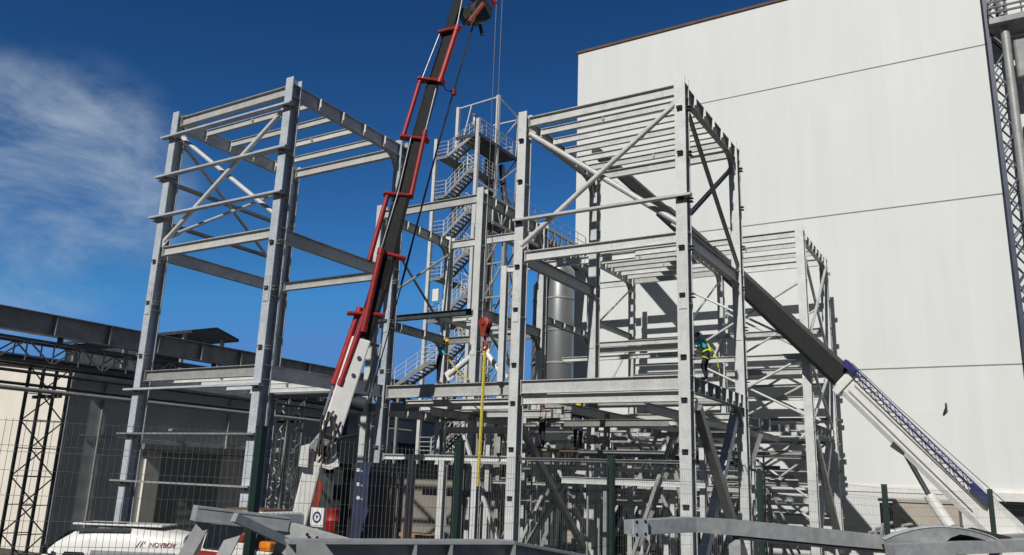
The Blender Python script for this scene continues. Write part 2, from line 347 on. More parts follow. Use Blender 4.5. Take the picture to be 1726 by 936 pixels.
# ------------------------------------------------------------------ big white hall
YW = 52.5
hall = thing('white_hall', (-7, YW, G0), 'huge windowless white panelled industrial hall filling the right side', 'building')
mb = MB(); ex = -26.6
dk0, dk1 = P(1680, 880, Y=YW).x, 9.0      # dock opening
topz = 34.7; dkz = P(1690, 846, Y=YW).z
mb.box((ex, YW, G0 - 0.3), (dk0, YW + 34, topz)); mb.box((dk1, YW, G0 - 0.3), (22, YW + 34, topz)); mb.box((dk0, YW, dkz), (dk1, YW + 34, topz))
mb.box((dk0, YW + 8, G0 - 0.3), (dk1, YW + 34, dkz))
mb.build('wall', 'wall', hall)
mb = MB()
for z in (8.72, 18.62, 28.2): mb.box((ex + 0.01, YW - 0.012, z - 0.035), (21.9, YW - 0.001, z + 0.035))
mb.build('panel_joint', 'joint', hall)
mb = MB(); mb.box((ex - 0.1, YW - 0.1, topz), (22.2, YW + 0.3, topz + 0.18)); mb.build('roof_flashing', 'rust', hall)
mb = MB(); mb.box((P(1425, 830, Y=YW).x, YW - 0.05, 1.62), (21.9, YW - 0.002, 2.0)); mb.box((dk0, YW - 0.35, dkz + 0.02), (dk1, YW - 0.053, dkz + 0.42)); mb.build('dock_lintel', 'white', hall)
mb = MB(); mb.box((dk0 + 0.02, YW + 0.6, G0), (dk1 - 0.02, YW + 0.7, dkz - 0.02)); mb.build('dock_door', 'black', hall)
mb = MB(); q = P(1593, 690, Y=YW); mb.tube([q + V((0.05, -0.03, 0.25)), q + V((0.08, -0.25, 0.3)), q + V((0.1, -0.32, 0.12)), q + V((0, -0.2, -0.08)), q + V((-0.1, -0.03, -0.3))], 0.05)
mb.build('wall_hook', 'darksteel', hall)

# ------------------------------------------------------------------ steel frames
XA, XB, XC, XD = -27.2, -20.9, -14.85, -8.6
Y0, Y1, Y2, Y3, Y4, Y5 = 18.7, 24.9, 31.2, 37.4, 43.5, 49.8
ZT, Z2, Z1 = 15.1, 9.75, 5.0
GZ = (14.15, 12.5, 10.85, 9.2, 7.6, 5.6, 4.25, 2.67, 1.03, -0.6)

def column(t, x, y, z1=ZT, z0=G0, m='galv', w=0.36, d=0.44, cleat=1, name='column', split=True):
    mb = MB()
    mb.ibeam((x, y, z0 + 0.04), (x, y, z1 + 0.22), w, d, 0.035, 0.025, up=(0, -1, 0), top=False)
    mb.box((x - 0.36, y - 0.36, z0), (x + 0.36, y + 0.36, z0 + 0.038))
    o = mb.build(name, m, t)
    # stiffener plates inside the section
    st = MB()
    for z in (Z1 - 0.03, Z1 - 0.5, Z2 - 0.03, Z2 - 0.45, ZT - 0.05, ZT - 0.5, 7.3, 12.4, 2.4):
        if z < z1:
            for sx in (-1, 1):
                a, b = sorted((x + sx * 0.016, x + sx * (w / 2 - 0.006))); st.box((a, y - d / 2 + 0.038, z - 0.011), (b, y + d / 2 - 0.038, z + 0.011))
    if st.v: split_build(st, 'stiffener_plate', m, o)
    if split:
        sp = MB()
        for z in (7.55, -0.1):
            if z < z1 - 1:
                sp.box((x - w / 2 + 0.05, y - d / 2 - 0.026, z - 0.45), (x + w / 2 - 0.05, y - d / 2 - 0.003, z + 0.45))
        if sp.v: split_build(sp, 'splice_plate', m, o)
    if cleat:
        cl = MB()
        for z in GZ:
            if z < z1 - 0.4:
                yy = y - d / 2 - 0.003
                if cleat & 1:
                    cl.cee((x - 0.10, yy - 0.06, z - 0.03), (x + 0.10, yy - 0.06, z - 0.03), 0.12, 0.075, 0.014)
                if cleat & 2:
                    xx = x + w / 2 + 0.003
                    cl.cee((xx + 0.085, y - d / 2 + 0.02, z - 0.06), (xx + 0.085, y - d / 2 + 0.24, z - 0.06), 0.16, 0.13, 0.016)
        split_build(cl, 'girt_cleat', 'darksteel' if m != 'galvb' else 'galvg', o)
    return o
def abeam(t, x0, x1, y, z, w=0.2, d=0.37, m='galvm', name='beam', ends=0.24):
    mb = MB(); mb.ibeam((x0 + ends, y, z), (x1 - ends, y, z), w, d, 0.022, 0.016)
    for x, s in ((x0 + ends, -1), (x1 - ends, 1)):
        mb.box((min(x, x + s * 0.02), y - w / 2 - 0.02, z - d - 0.05), (max(x, x + s * 0.02), y + w / 2 + 0.02, z + 0.03))
    return mb.build(name, m, t)
def bbeam(t, x, y0, y1, z, w=0.22, d=0.46, m='galv', stiff=(), haunch=0.0, name='girder', near=0.0):
    e = 0.23
    mb = MB(); mb.ibeam((x, y0 + e, z), (x, y1 - e, z), w, d, 0.024, 0.018)
    mb.box((x - w / 2 - 0.02, y0 + e - 0.02, z - d - 0.04), (x + w / 2 + 0.02, y0 + e, z + 0.02))
    o = mb.build(name, m, t)
    if haunch:
        h = MB()
        def hau(ya, s):
            pts = [(x - 0.012, ya, z - d - 0.001), (x - 0.012, ya - s * haunch, z - d - 0.001)]
            for k in range(1, 7):
                a = k / 6; pts.append((x - 0.012, ya - s * haunch * (1 - a) ** 1.0 * (1 - 0.25 * math.sin(math.pi * a)), z - d - 0.001 - haunch * 0.85 * (a ** 1.6)))
            h.prism(pts, (0.024, 0, 0))
            q = pts[1:]
            for a, b in zip(q, q[1:]): h.bar((x, a[1], a[2] - 0.012), (x, b[1], b[2] - 0.012), w, 0.02)
        hau(y1 - e, 1)
        if near: hau(y0 + e, -1)
        h.build('haunch', m, o)
    if stiff:
        s = MB()
        for yy in stiff:
            for sx in (-1, 1):
                a, b = sorted((x + sx * 0.011, x + sx * (w / 2 - 0.004))); s.box((a, yy - 0.009, z - d + 0.026), (b, yy + 0.009, z - 0.026))
                s.box((min(x + sx * (w / 2 - 0.004), x + sx * (w / 2 + 0.07)), yy - 0.009, z - d * 0.72), (max(x + sx * (w / 2 - 0.004), x + sx * (w / 2 + 0.07)), yy + 0.009, z - 0.03))
        split_build(s, 'stiffener_plate', 'galv', o)
    return o
def purlins(t, x0, x1, ys, z, d=0.30, m='galvm', w=0.13, name='purlin'):
    for i, y in enumerate(ys):
        mb = MB(); mb.ibeam((x0 + 0.13, y, z), (x1 - 0.13, y, z), w, d, 0.016, 0.012)
        o = mb.build(name, m, t)
        if i % 2 == 0:
            xm = x0 + (x1 - x0) * (0.45 + 0.06 * ((i * 7) % 3))
            k = MB(); k.box((xm - 0.04, y - w / 2 - 0.018, z - d * 0.85), (xm + 0.04, y - w / 2 - 0.004, z - d * 0.2)); k.build('splice_plate', 'galvg', o)
def brace(t, a, b, r=0.085, m='galvm', name='brace', box=False, flat=False):
    a, b = V(a), V(b); mb = MB()
    u = (b - a).normalized()
    if box: mb.bar(a, b, r * 2, r * 2.2)
    elif flat: mb.cee(a, b, r * 1.2, r * 2.0, 0.014)
    else: mb.tube([a, b], r, 10)
    o = mb.build(name, m, t, smooth=not (box or flat))
    k = MB()
    for p, s in ((a, 1), (b, -1)):
        k.bar(p - u * s * 0.22, p + u * s * 0.20, 0.022, r * 3.2, up=(0, 0, 1))
    split_build(k, 'gusset_plate', m, o)
    return o
def girt(t, a, b, m='galv', d=0.20, w=0.11, flip=1, name='girt'):
    mb = MB(); mb.cee(a, b, w, d, 0.012, flip=flip); return mb.build(name, m, t)
def spaced(a, b, n): return [a + (b - a) * (i + 1) / (n + 1) for i in range(n)]

FG = 'bolted steel tower frames of the new plant'
# --- left tower
LT = thing('steel_tower', (XA, Y0, G0), 'bluish grey steel tower frame farthest left, in front of the pipe bridge', 'steel frame', FG)
m = 'galvb'
for x, y, c in ((XA, Y0, 3), (XB, Y0, 3), (XB, Y1, 3), (XA, Y1, 0)): column(LT, x, y, m=m, cleat=c)
abeam(LT, XA, XB, Y0, ZT, d=0.38, m='galvm'); abeam(LT, XA, XB, Y1, ZT - 0.02, d=0.38, m='galvm')
pl = spaced(Y0, Y1, 4)
for x in (XA, XB): bbeam(LT, x, Y0, Y1, ZT, m=m, d=0.5, stiff=pl, haunch=0.75, near=0)
purlins(LT, XA, XB, pl, ZT - 0.03, d=0.26)
abeam(LT, XA, XB, Y0, Z2, d=0.36, m='galvm'); abeam(LT, XA, XB, Y1, Z2 - 0.02, d=0.36, m='galvm')
bbeam(LT, XA, Y0, Y1, Z2 - 0.03, m=m); bbeam(LT, XB, Y0, Y1, Z2 - 0.03, m=m)
abeam(LT, XA, XB, Y0, Z1, d=0.38, m='galvg'); abeam(LT, XA, XB, Y1, Z1, d=0.38, m='galvg')
for x in (XA, XB): bbeam(LT, x, Y0, Y1, Z1, m=m)
purlins(LT, XA, XB, spaced(Y0, Y1, 4), Z1 - 0.02, d=0.28, m='galv', name='floor_joist')
brace(LT, (XA + 0.3, Y0 + 0.05, 14.2), (XB - 0.2, Y0 + 0.05, 10.2), 0.085, 'galv'); brace(LT, (XB - 0.3, Y0 - 0.12, 14.1), (XA + 0.3, Y0 - 0.12, 9.95), 0.085, 'galv')
brace(LT, (XA - 0.02, Y0 + 0.4, 14.05), (XA - 0.02, Y1 - 0.4, 10.3), 0.07, m); brace(LT, (XA + 0.14, Y0 + 0.4, 10.4), (XA + 0.14, Y1 - 0.4, 14.0), 0.07, m)
for z in GZ[1:3]: girt(LT, (XA - 0.36, Y0 - 0.25, z), (XA - 0.36, Y1 + 0.25, z), 'galvg', d=0.1, w=0.26, flip=-1)
for z in GZ[:3] + GZ[6:9]: girt(LT, (XA - 0.45, Y0 - 0.34, z + 0.05), (XB + 0.36, Y0 - 0.34, z + 0.05), m if z > 3 else 'galvg', d=0.07 if z > 3 else 0.055, w=0.22, flip=-1)
# --- right tower
RTW = thing('steel_tower', (XC, Y1, G0), 'light grey steel tower frame right of the hook block, thick crossed tubes on its front', 'steel frame', FG)
m = 'galv'
for x, y, c in ((XC, Y1, 1), (XD, Y1, 3), (XD, Y2, 2), (XC, Y2, 0)): column(RTW, x, y, m=m, cleat=c, w=0.38 if x == XD and y == Y1 else 0.36)
abeam(RTW, XC, XD, Y1, ZT, d=0.38); abeam(RTW, XC, XD, Y2, ZT - 0.02, d=0.36)
pl = spaced(Y1, Y2, 5)
for x in (XC, XD): bbeam(RTW, x, Y1, Y2, ZT, m='galvg', d=0.5, stiff=pl, haunch=0.85)
purlins(RTW, XC, XD, pl, ZT - 0.03, d=0.27)
abeam(RTW, XC, XD, Y1, Z2, d=0.36)
for x in (XC, XD): bbeam(RTW, x, Y1, Y2, Z2 + 0.05, m='galvg', haunch=0.5 if x == XD else 0)
abeam(RTW, XC, XD, Y1, Z1, d=0.46); abeam(RTW, XC, XD, Y1 + 0.1, Z1 - 0.50, d=0.32, name='floor_beam'); abeam(RTW, XC, XD, Y2, Z1, d=0.38, m='galvm')
pl = spaced(Y1, Y2, 5)
for x in (XC, XD): bbeam(RTW, x, Y1, Y2, Z1, m='galvg', d=0.5, stiff=spaced(Y1, Y2, 7) if x == XD else pl, haunch=0.8)
purlins(RTW, XC, XD, pl, Z1 - 0.03, d=0.28, name='floor_joist')
brace(RTW, (XC + 0.2, Y1 + 0.05, 14.45), (XD - 0.2, Y1 + 0.05, 10.1), 0.11); brace(RTW, (XD - 0.2, Y1 - 0.17, 14.3), (XC + 0.1, Y1 - 0.17, 9.95), 0.10)
brace(RTW, (XD + 0.1, Y1 + 0.4, 14.1), (XD + 0.1, Y2 - 0.3, 10.0), 0.09, 'galvg', flat=True); brace(RTW, (XD - 0.1, Y1 + 0.4, 10.3), (XD - 0.1, Y2 - 0.4, 14.0), 0.08, 'galvg', flat=True)
brace(RTW, (XD + 0.16, Y1 + 0.5, 4.0), (XD + 0.16, Y2 - 0.3, -1.6), 0.14, 'galvg', box=True); brace(RTW, (XD - 0.16, Y1 + 0.7, -1.9), (XD - 0.16, Y2 - 0.4, 4.3), 0.14, 'galvb', box=True)
brace(RTW, (XC, Y1 + 0.4, 3.4), (XC, Y2 - 0.4, -1.2), 0.10, 'greysteel', box=True); brace(RTW, (XC - 0.3, Y1 + 0.4, -1.6), (XC - 0.3, Y2 - 0.4, 2.6), 0.08, 'greysteel', box=True)
girt(RTW, (XC - 0.15, Y1 - 0.34, 10.9), (XD + 0.4, Y1 - 0.34, 10.9), 'galvm', d=0.08, w=0.22, flip=-1)
girt(RTW, (XC - 0.1, Y1 + 0.1, 2.3), (XD + 0.1, Y1 + 0.1, 2.3), 'galvg', d=0.1)
# --- middle tower
MT = thing('steel_tower', (XB, Y2, G0), 'steel tower frame behind the red crane boom, standing in front of the stair tower', 'steel frame', FG)
for x, y, c in ((XA, Y2, 0), (XB, Y2, 0), (XB, Y3, 0), (XA, Y3, 0)): column(MT, x, y, m=m, cleat=c)
abeam(MT, XA, XB, Y2, ZT - 0.05, d=0.42); abeam(MT, XA, XB, Y3, ZT - 0.05, d=0.44)
pl = spaced(Y2, Y3, 5)
for x in (XA, XB): bbeam(MT, x, Y2, Y3, ZT, m='galvg', d=0.5, stiff=pl, haunch=0.85)
for z in (9.35,):
    abeam(MT, XA, XB, Y2, z, d=0.30, m='darksteel'); abeam(MT, XA, XB, Y3, z - 0.03, d=0.38, m='greysteel')  # shade on these mid-level beams put in as darker paint
    for x in (XA, XB): bbeam(MT, x, Y2, Y3, z + 0.05, m='greysteel', stiff=spaced(Y2, Y3, 2), haunch=0.8)
purlins(MT, XB - 2.4, XB - 0.1, spaced(Y2, Y3, 4), 9.3, d=0.22, name='joist')
bbeam(MT, XB - 2.45, Y2, Y3, 9.32, m='galvg', d=0.3)
bbeam(MT, XB, Y3, Y4, 14.3, m='galvg', d=0.42, stiff=spaced(Y3, Y4, 3), haunch=0.8)
bbeam(MT, XB, Y3, Y4, 10.2, m='galvg', d=0.36, stiff=spaced(Y3, Y4, 4), haunch=0.6)
abeam(MT, XB, XC, Y4 - 0.3, 9.6, d=0.3)
abeam(MT, XB, XC + 1.0, Y3 + 2.2, 8.2, d=0.24)
for x in (XA,): brace(MT, (x, Y2 + 0.4, 14.0), (x, Y3 - 0.3, 9.9), 0.07, 'galvg'); brace(MT, (x + 0.18, Y2 + 0.4, 10.4), (x + 0.18, Y3 - 0.4, 14.1), 0.07, 'galvg')
abeam(MT, XA, XB, Y2, Z1, d=0.4, m='galvg'); abeam(MT, XA, XB, Y3, Z1, d=0.4, m='galvg')
for x in (XA, XB): bbeam(MT, x, Y2, Y3, Z1, m='galvg', stiff=spaced(Y2, Y3, 3))
brace(MT, (XB, Y2 + 0.3, 8.9), (XB, Y3 - 0.3, 5.2), 0.07, 'galvg'); brace(MT, P(757, 632, Y=Y3 - 0.4), P(806, 592, Y=Y3 - 0.4), 0.17, 'white', name='pipe_brace'); brace(MT, P(818, 592, Y=Y3 - 0.4), P(848, 634, Y=Y3 - 0.4), 0.15, 'white', name='pipe_brace')
# --- far right tower
ST = thing('steel_tower', (XD, Y4, G0), 'steel tower frame farthest right, close to the white hall wall, passed by the black boom', 'steel frame', FG)
for x, y, c in ((XD, Y4, 0), (XD, Y5, 2), (XC, Y4, 0), (XC, Y5, 0), (XB, Y4, 0), (XB, Y5, 0)): column(ST, x, y, m=m, cleat=c, w=0.42 if x == XD else 0.36)
for a, b in ((XB, XC), (XC, XD)):
    abeam(ST, a, b, Y4, ZT, d=0.36); abeam(ST, a, b, Y5, ZT, d=0.42)
    pl = spaced(Y4, Y5, 5) if a == XB else spaced(Y4, Y5, 2)
    purlins(ST, a, b, pl, ZT - 0.03, d=0.3)
    for z in (10.9, 8.55): abeam(ST, a, b, Y5, z, d=0.34); 
    abeam(ST, a, b, Y4, 8.45 if a == XC else 9.3, d=0.30)
    abeam(ST, a, b, Y5, 6.9, d=0.22); abeam(ST, a, b, Y4, Z1 - 0.1, d=0.36); abeam(ST, a, b, Y5, Z1 - 0.1, d=0.36); abeam(ST, a, b, Y4 + 1.6, Z1 - 0.4, d=0.34)
    abeam(ST, a, b, Y5, 2.1, d=0.26); abeam(ST, a, b, Y4, 1.9, d=0.2) if a == XC else None
for x in (XB, XC, XD):
    bbeam(ST, x, Y4, Y5, ZT, m='galvg', d=0.5, stiff=spaced(Y4, Y5, 6), haunch=0.85)
    bbeam(ST, x, Y4, Y5, Z1 - 0.1, m='galvg', d=0.5, stiff=spaced(Y4, Y5, 5))
    bbeam(ST, x, Y4, Y5, 11.2 if x == XB else 9.0, m='galvg', d=0.34)
    if x != XD: brace(ST, (x, Y4 + 0.3, 10.6), (x, Y5 - 0.3, 14.2), 0.06); brace(ST, (x, Y4 + 0.3, 5.3), (x, Y5 - 0.3, 10.5), 0.07)
mm = XC + 3.2
for z0, z1 in ((9.0, 12.2), (5.3, 8.2), (0.2, 4.3)):
    brace(ST, (XC + 0.3, Y4, z0), (XD - 0.25, Y4, z1), 0.065); brace(ST, (XC + 0.3, Y4 + 0.16, z1), (XD - 0.25, Y4 + 0.16, z0), 0.065)
    brace(ST, (XC + 0.3, Y5, z0), (XD - 0.25, Y5, z1), 0.065); brace(ST, (XC + 0.3, Y5 + 0.16, z1), (XD - 0.25, Y5 + 0.16, z0), 0.065)
for z0, z1 in ((9.4, 14.4), (5.2, 8.6)):
    brace(ST, (XD, Y4 + 0.3, z1), (XD, Y5 - 0.3, z0), 0.08); brace(ST, (XD + 0.17, Y4 + 0.3, z0), (XD + 0.17, Y5 - 0.3, z1), 0.08)
brace(ST, (XD + 0.15, Y4 + 0.4, 4.2), (XD + 0.15, Y5 - 0.3, -1.6), 0.14, 'galvg', box=True); brace(ST, (XD - 0.18, Y4 + 0.6, -1.8), (XD - 0.18, Y5 - 0.4, 4.2), 0.14, 'galv', box=True)
for z in GZ[2:9]: girt(ST, (XB, Y5 + 0.32, z), (XD + 0.3, Y5 + 0.32, z), 'galvg', d=0.16)
for z in (3.4, 0.2, -1.2): girt(ST, (XC, Y5 + 0.32, z), (XD + 0.3, Y5 + 0.32, z), 'galvg', d=0.14)
mb = MB(); mb.ibeam((XB - 5.3, Y5, ZT - 0.1), (XB - 0.25, Y5, ZT - 0.1), 0.2, 0.42, 0.022, 0.016); mb.build('outrigger_beam', m, ST)
# --- low linking deck between the towers
PF = thing('steel_deck', (XB, Y1, G0), 'low steel deck and portal linking the towers behind the hanging yellow sling', 'steel frame')
abeam(PF, XB, XC, Y1, Z1 - 0.02, w=0.26, d=0.48); abeam(PF, XB, XC, Y2, Z1 - 0.05, d=0.4, m='galvg')
for y, z in zip(spaced(Y1, Y2, 6), (4.5, 4.45, 4.5, 4.3, 4.5, 4.4)): abeam(PF, XB, XC, y, z, w=0.16, d=0.26, m='galvm', name='floor_beam', ends=0.5)
for i, y in enumerate(spaced(Y2, Y4, 7)): abeam(PF, XB, XC, y, 4.5 - 0.12 * (i % 3), w=0.16, d=0.26, m='galvm', name='floor_beam', ends=0.4)
for i, y in enumerate(spaced(Y2, Y4, 6)): abeam(PF, XC, XD, y, 4.5 - 0.1 * (i % 2), w=0.16, d=0.26, m='galvm', name='floor_beam', ends=0.3)
for x in (XB + 2.0, XC + 2.0, XD - 1.5): mb = MB(); mb.ibeam((x, Y1 + 0.4, 4.18), (x, Y4 - 0.4, 4.18), 0.2, 0.3, 0.02, 0.016); mb.build('floor_girder', 'galvg', PF)
abeam(PF, XB, XC, Y1 + 0.05, 2.38, w=0.2, d=0.2, m='galv', name='portal_beam')
for x in (-19.35, -17.9, -16.45):
    mb = MB(); mb.ibeam((x, Y1 + 0.05, G0), (x, Y1 + 0.05, 2.17), 0.22, 0.24, 0.02, 0.016, up=(0, -1, 0), top=False); mb.build('post', 'galv', PF)
for x, y in ((-18.9, 28.2), (-17.2, 29.6), (-16.2, 33.9), (-13.1, 35.0), (-11.4, 33.4), (-12.8, 39.5), (-17.6, 39.0), (-10.2, 38.2), (-15.3, 41.2), (-19.5, 40.4)):
    mb = MB(); mb.ibeam((x, y, G0), (x, y, 4.1), 0.26, 0.26, 0.02, 0.016, up=(0, -1, 0), top=False); mb.build('post', 'galv', PF)
# pipe frame near the silo, portal with short post
mb = MB(); x = -20.3; yy = 32.9
q0, q1 = P(845, 640, Y=yy), P(848, 450, Y=yy)
mb.ibeam((q0.x, yy, Z1), (q0.x, yy, q1.z), 0.3, 0.3, 0.02, 0.016, up=(0, -1, 0), top=False); mb.build('short_column', 'galv', PF)
mb = MB(); mb.ibeam((q0.x + 0.16, yy, q1.z), (XC + 1.2, yy, q1.z), 0.2, 0.32, 0.02, 0.016); mb.build('cap_beam', 'galv', PF)
mb = MB(); mb.box((XB + 0.4, Y2 + 0.3, 4.52), (XC - 2.3, Y2 + 2.6, 4.58)); mb.build('deck_grating', 'grate', PF)
# pipes and ducts under the deck
rnd = random.Random(3)
for k in range(26):
    x = rnd.uniform(-20.3, -9.2); y = rnd.uniform(27, 47); r = rnd.choice((0.05, 0.06, 0.09, 0.12)); z = rnd.uniform(-0.6, 3.7); mb = MB()
    if k % 3 == 0: mb.tube([(x, y, G0), (x, y, z), (x + 0.25, y, z + 0.25), (min(x + rnd.uniform(1, 2.5), -8.9), y, z + 0.25)], r, 8)
    elif k % 3 == 1: mb.tube([(x, y, 3.9), (x, y, z), (x, y + 0.25, z - 0.2), (x, y + 2.0, z - 0.2)], r, 8)
    else: mb.bar((x - 1.2, y, z + 0.2), (min(x + 1.2, -9), y, z), r * 1.6, r * 2.4)
    mb.build('pipe', ('galvg', 'galvm', 'greysteel', 'galv')[k % 4], PF, smooth=True)
for k in range(10):
    x = -20 + k * 1.12; y = 28.5 + (k * 5 % 7) * 0.8; mb = MB(); a = V((x, y, -2.2 + (k % 3) * 0.5)); b = V((x + (1.8 if k % 2 else -1.4), y + 1.0, 3.6)); mb.bar(a, b, 0.12, 0.14); mb.build('strut', ('greysteel', 'galvg', 'galvm')[k % 3], PF)

rt_ = random.Random(11)
mats_ = ('galvm', 'galvg', 'greysteel', 'galv', 'galvg', 'galvm')
for k, yy_ in enumerate([26.6, 27.9, 29.3, 32.2, 33.6, 35.1, 36.6, 38.2, 39.7, 41.2, 42.4, 44.6, 46.2, 48.0]):
    x0_, x1_ = (XB + 0.4, XC - 0.3) if k % 3 == 0 else ((XC + 0.3, XD - 0.3) if k % 3 == 1 else (XB + 2.5, XD - 2.0))
    for h in range(3):
        z_ = 3.9 - h * rt_.uniform(0.8, 1.5) - rt_.uniform(0, 0.7); mb = MB(); a_ = rt_.uniform(0, 1.6); b_ = rt_.uniform(0, 1.6)
        mb.ibeam((x0_ + a_, yy_, z_), (x1_ - b_, yy_, z_), 0.12, rt_.choice((0.14, 0.18, 0.24)), 0.014, 0.012); mb.build('rail', mats_[(k + h) % 6], PF)
    for h in range(2):
        x_ = rt_.uniform(x0_ + 0.3, x1_ - 0.3); mb = MB(); mb.ibeam((x_, yy_ + 0.3, G0), (x_, yy_ + 0.3, rt_.uniform(2.0, 4.1)), 0.18, 0.18, 0.016, 0.012, up=(0, -1, 0), top=False); mb.build('stanchion', mats_[(k * 2 + h) % 6], PF)
    x_ = rt_.uniform(x0_ + 0.5, x1_ - 2.2); up_ = rt_.random() < 0.5; mb = MB(); mb.bar((x_, yy_ - 0.2, -1.8 if up_ else 3.2), (x_ + rt_.uniform(1.6, 2.6), yy_ - 0.2, 3.2 if up_ else -1.8), 0.1, 0.12); mb.build('strut', mats_[(k + 3) % 6], PF)
# slats imitating shadow bands and dark lean-to in front of the hall
LV = thing('shadow_slats', (-16, 51.2, G0), 'shadow-imitating dark rack low against the white hall under the deck', 'slatwork')
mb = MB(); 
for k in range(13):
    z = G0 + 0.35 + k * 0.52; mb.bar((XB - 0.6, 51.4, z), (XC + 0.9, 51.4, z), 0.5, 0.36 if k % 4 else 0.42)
mb.build('slat', 'dgreen', LV)  # dark bars painted in place of shadow stripes on the hall
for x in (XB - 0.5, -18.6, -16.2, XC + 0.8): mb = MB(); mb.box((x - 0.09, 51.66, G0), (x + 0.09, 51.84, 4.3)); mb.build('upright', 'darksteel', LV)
LN = thing('dark_lean_to', (-27, 49, G0), 'low black green clad lean-to behind the centre columns', 'building')
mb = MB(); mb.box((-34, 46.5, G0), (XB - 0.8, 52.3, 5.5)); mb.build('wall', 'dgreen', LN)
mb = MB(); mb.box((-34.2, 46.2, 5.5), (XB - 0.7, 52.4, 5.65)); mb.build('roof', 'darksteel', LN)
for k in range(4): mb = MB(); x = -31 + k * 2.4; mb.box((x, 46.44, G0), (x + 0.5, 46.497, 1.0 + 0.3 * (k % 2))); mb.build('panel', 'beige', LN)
CW = MB(); CW.box((-29.4, 34.6, G0), (-24.2, 34.9, 2.2)); tag(CW.build('concrete_wall', 'concrete'), 'stained brown grey concrete wall panel behind the low portal posts', 'wall')

# ------------------------------------------------------------------ stair tower
SX0, SX1, SY0, SY1 = -33.7, -30.1, 44.0, 46.5
TS = thing('stair_tower', (SX0, SY0, G0), 'galvanised zigzag stair tower with open cage on top, behind the crane boom', 'stair tower')
for x, y, z in ((SX0, SY0, 25.4), (SX1, SY0, 26.3), (SX1, SY1, 29.2), (SX0, SY1, 29.0), (SX1, 49.3, 28.7)):
    mb = MB(); mb.bar((x, y, G0 if y < 49 else 25.1), (x, y, z), 0.24 if y < 49 else 0.14, 0.24 if y < 49 else 0.14, up=(0, 1, 0)); mb.build('post', 'galv', TS)
LZ = [24.0 - 3 * k for k in range(9)]; RZ = [25.5 - 3 * k for k in range(9)]
RTOP = 25.25
def landing(x0, x1, y0, y1, z, rails):
    mb = MB(); mb.box((x0, y0, z - 0.06), (x1, y1, z - 0.01)); mb.bar((x0, y0 - 0.03, z - 0.12), (x1, y0 - 0.03, z - 0.12), 0.05, 0.22); mb.bar((x0, y1 + 0.03, z - 0.12), (x1, y1 + 0.03, z - 0.12), 0.05, 0.22)
    o = mb.build('landing', 'grate', TS); r = MB()
    for a, b in rails:
        a, b = V(a), V(b); n = max(2, int((b - a).length / 0.6) + 1)
        for i in range(n):
            p = a.lerp(b, i / (n - 1)); r.tube([(p.x, p.y, z - 0.1), (p.x, p.y, z + 1.1)], 0.024, 6)
        for h in (0.25, 0.5, 0.8, 1.1): r.tube([(a.x, a.y, z + h), (b.x, b.y, z + h)], 0.02, 6)
    split_build(r, 'handrail', 'galv', o)
def flight(xa, za, xb, zb, y0, y1):
    mb = MB()
    for y in (y0, y1): mb.bar((xa, y, za - 0.05), (xb, y, zb - 0.05), 0.04, 0.22)
    n = 8
    for i in range(n):
        t = (i + 0.6) / n; x = xa + (xb - xa) * t; z = za + (zb - za) * t; mb.box((x - 0.14, y0 + 0.02, z - 0.02), (x + 0.14, y1 - 0.02, z + 0.015))
    o = mb.build('stair_flight', 'galvg', TS); r = MB()
    for y in (y0, y1):
        for h in (0.35, 0.7, 1.0): r.tube([(xa, y, za + h), (xb, y, zb + h)], 0.022, 6)
        for t in (0.02, 0.2, 0.4, 0.6, 0.8, 0.98): x = xa + (xb - xa) * t; z = za + (zb - za) * t; r.tube([(x, y, z), (x, y, z + 1.0)], 0.02, 6)
    split_build(r, 'handrail', 'galv', o)
for i, z in enumerate(LZ):
    landing(SX0, SX0 + 1.05, SY0, SY1, z, [((SX0, SY0, 0), (SX0, SY1, 0)), ((SX0, SY0, 0), (SX0 + 1.05, SY0, 0)), ((SX0, SY1, 0), (SX0 + 1.05, SY1, 0))])
    zr = RZ[i]
    flight(SX0 + 1.05, z, SX1 - 0.75 if i else SX1 - 0.3, zr if i else RTOP, SY0, SY0 + 1.0)
    if i: landing(SX1 - 0.75, SX1 + 0.1, SY0, SY1, zr, [((SX1 + 0.1, SY0, 0), (SX1 + 0.1, SY1, 0)), ((SX1 - 0.75, SY1, 0), (SX1 + 0.1, SY1, 0)), ((SX1 - 0.75, SY0, 0), (SX1 + 0.1, SY0, 0))]); flight(SX0 + 1.05, LZ[i - 1], SX1 - 0.75, zr, SY0 + 1.35, SY1 - 0.05)
mb = MB(); mb.box((SX1 - 1.9, SY0, RTOP - 0.1), (SX1 + 0.1, 49.4, RTOP)); mb.bar((SX1 + 0.12, SY0 - 0.05, RTOP - 0.14), (SX1 + 0.12, 49.45, RTOP - 0.14), 0.05, 0.26); mb.bar((SX1 - 1.9, SY0 - 0.03, RTOP - 0.14), (SX1 + 0.1, SY0 - 0.03, RTOP - 0.14), 0.05, 0.26)
top = mb.build('top_platform', 'darksteel', TS)
mb = MB()
for a, b in (((SX1 + 0.1, SY0, 0), (SX1 + 0.1, 49.4, 0)), ((SX1 - 1.9, 49.4, 0), (SX1 + 0.1, 49.4, 0)), ((SX1 - 1.9, 46.6, 0), (SX1 - 1.9, 49.4, 0))):
    a, b = V(a), V(b); n = int((b - a).length / 1.0) + 2
    for i in range(n): p = a.lerp(b, i / (n - 1)); mb.tube([(p.x, p.y, RTOP - 0.1), (p.x, p.y, RTOP + 1.1)], 0.024, 6)
    for h in (0.4, 0.75, 1.1): mb.tube([(a.x, a.y, RTOP + h), (b.x, b.y, RTOP + h)], 0.022, 6)
mb.build('handrail', 'galv', top)
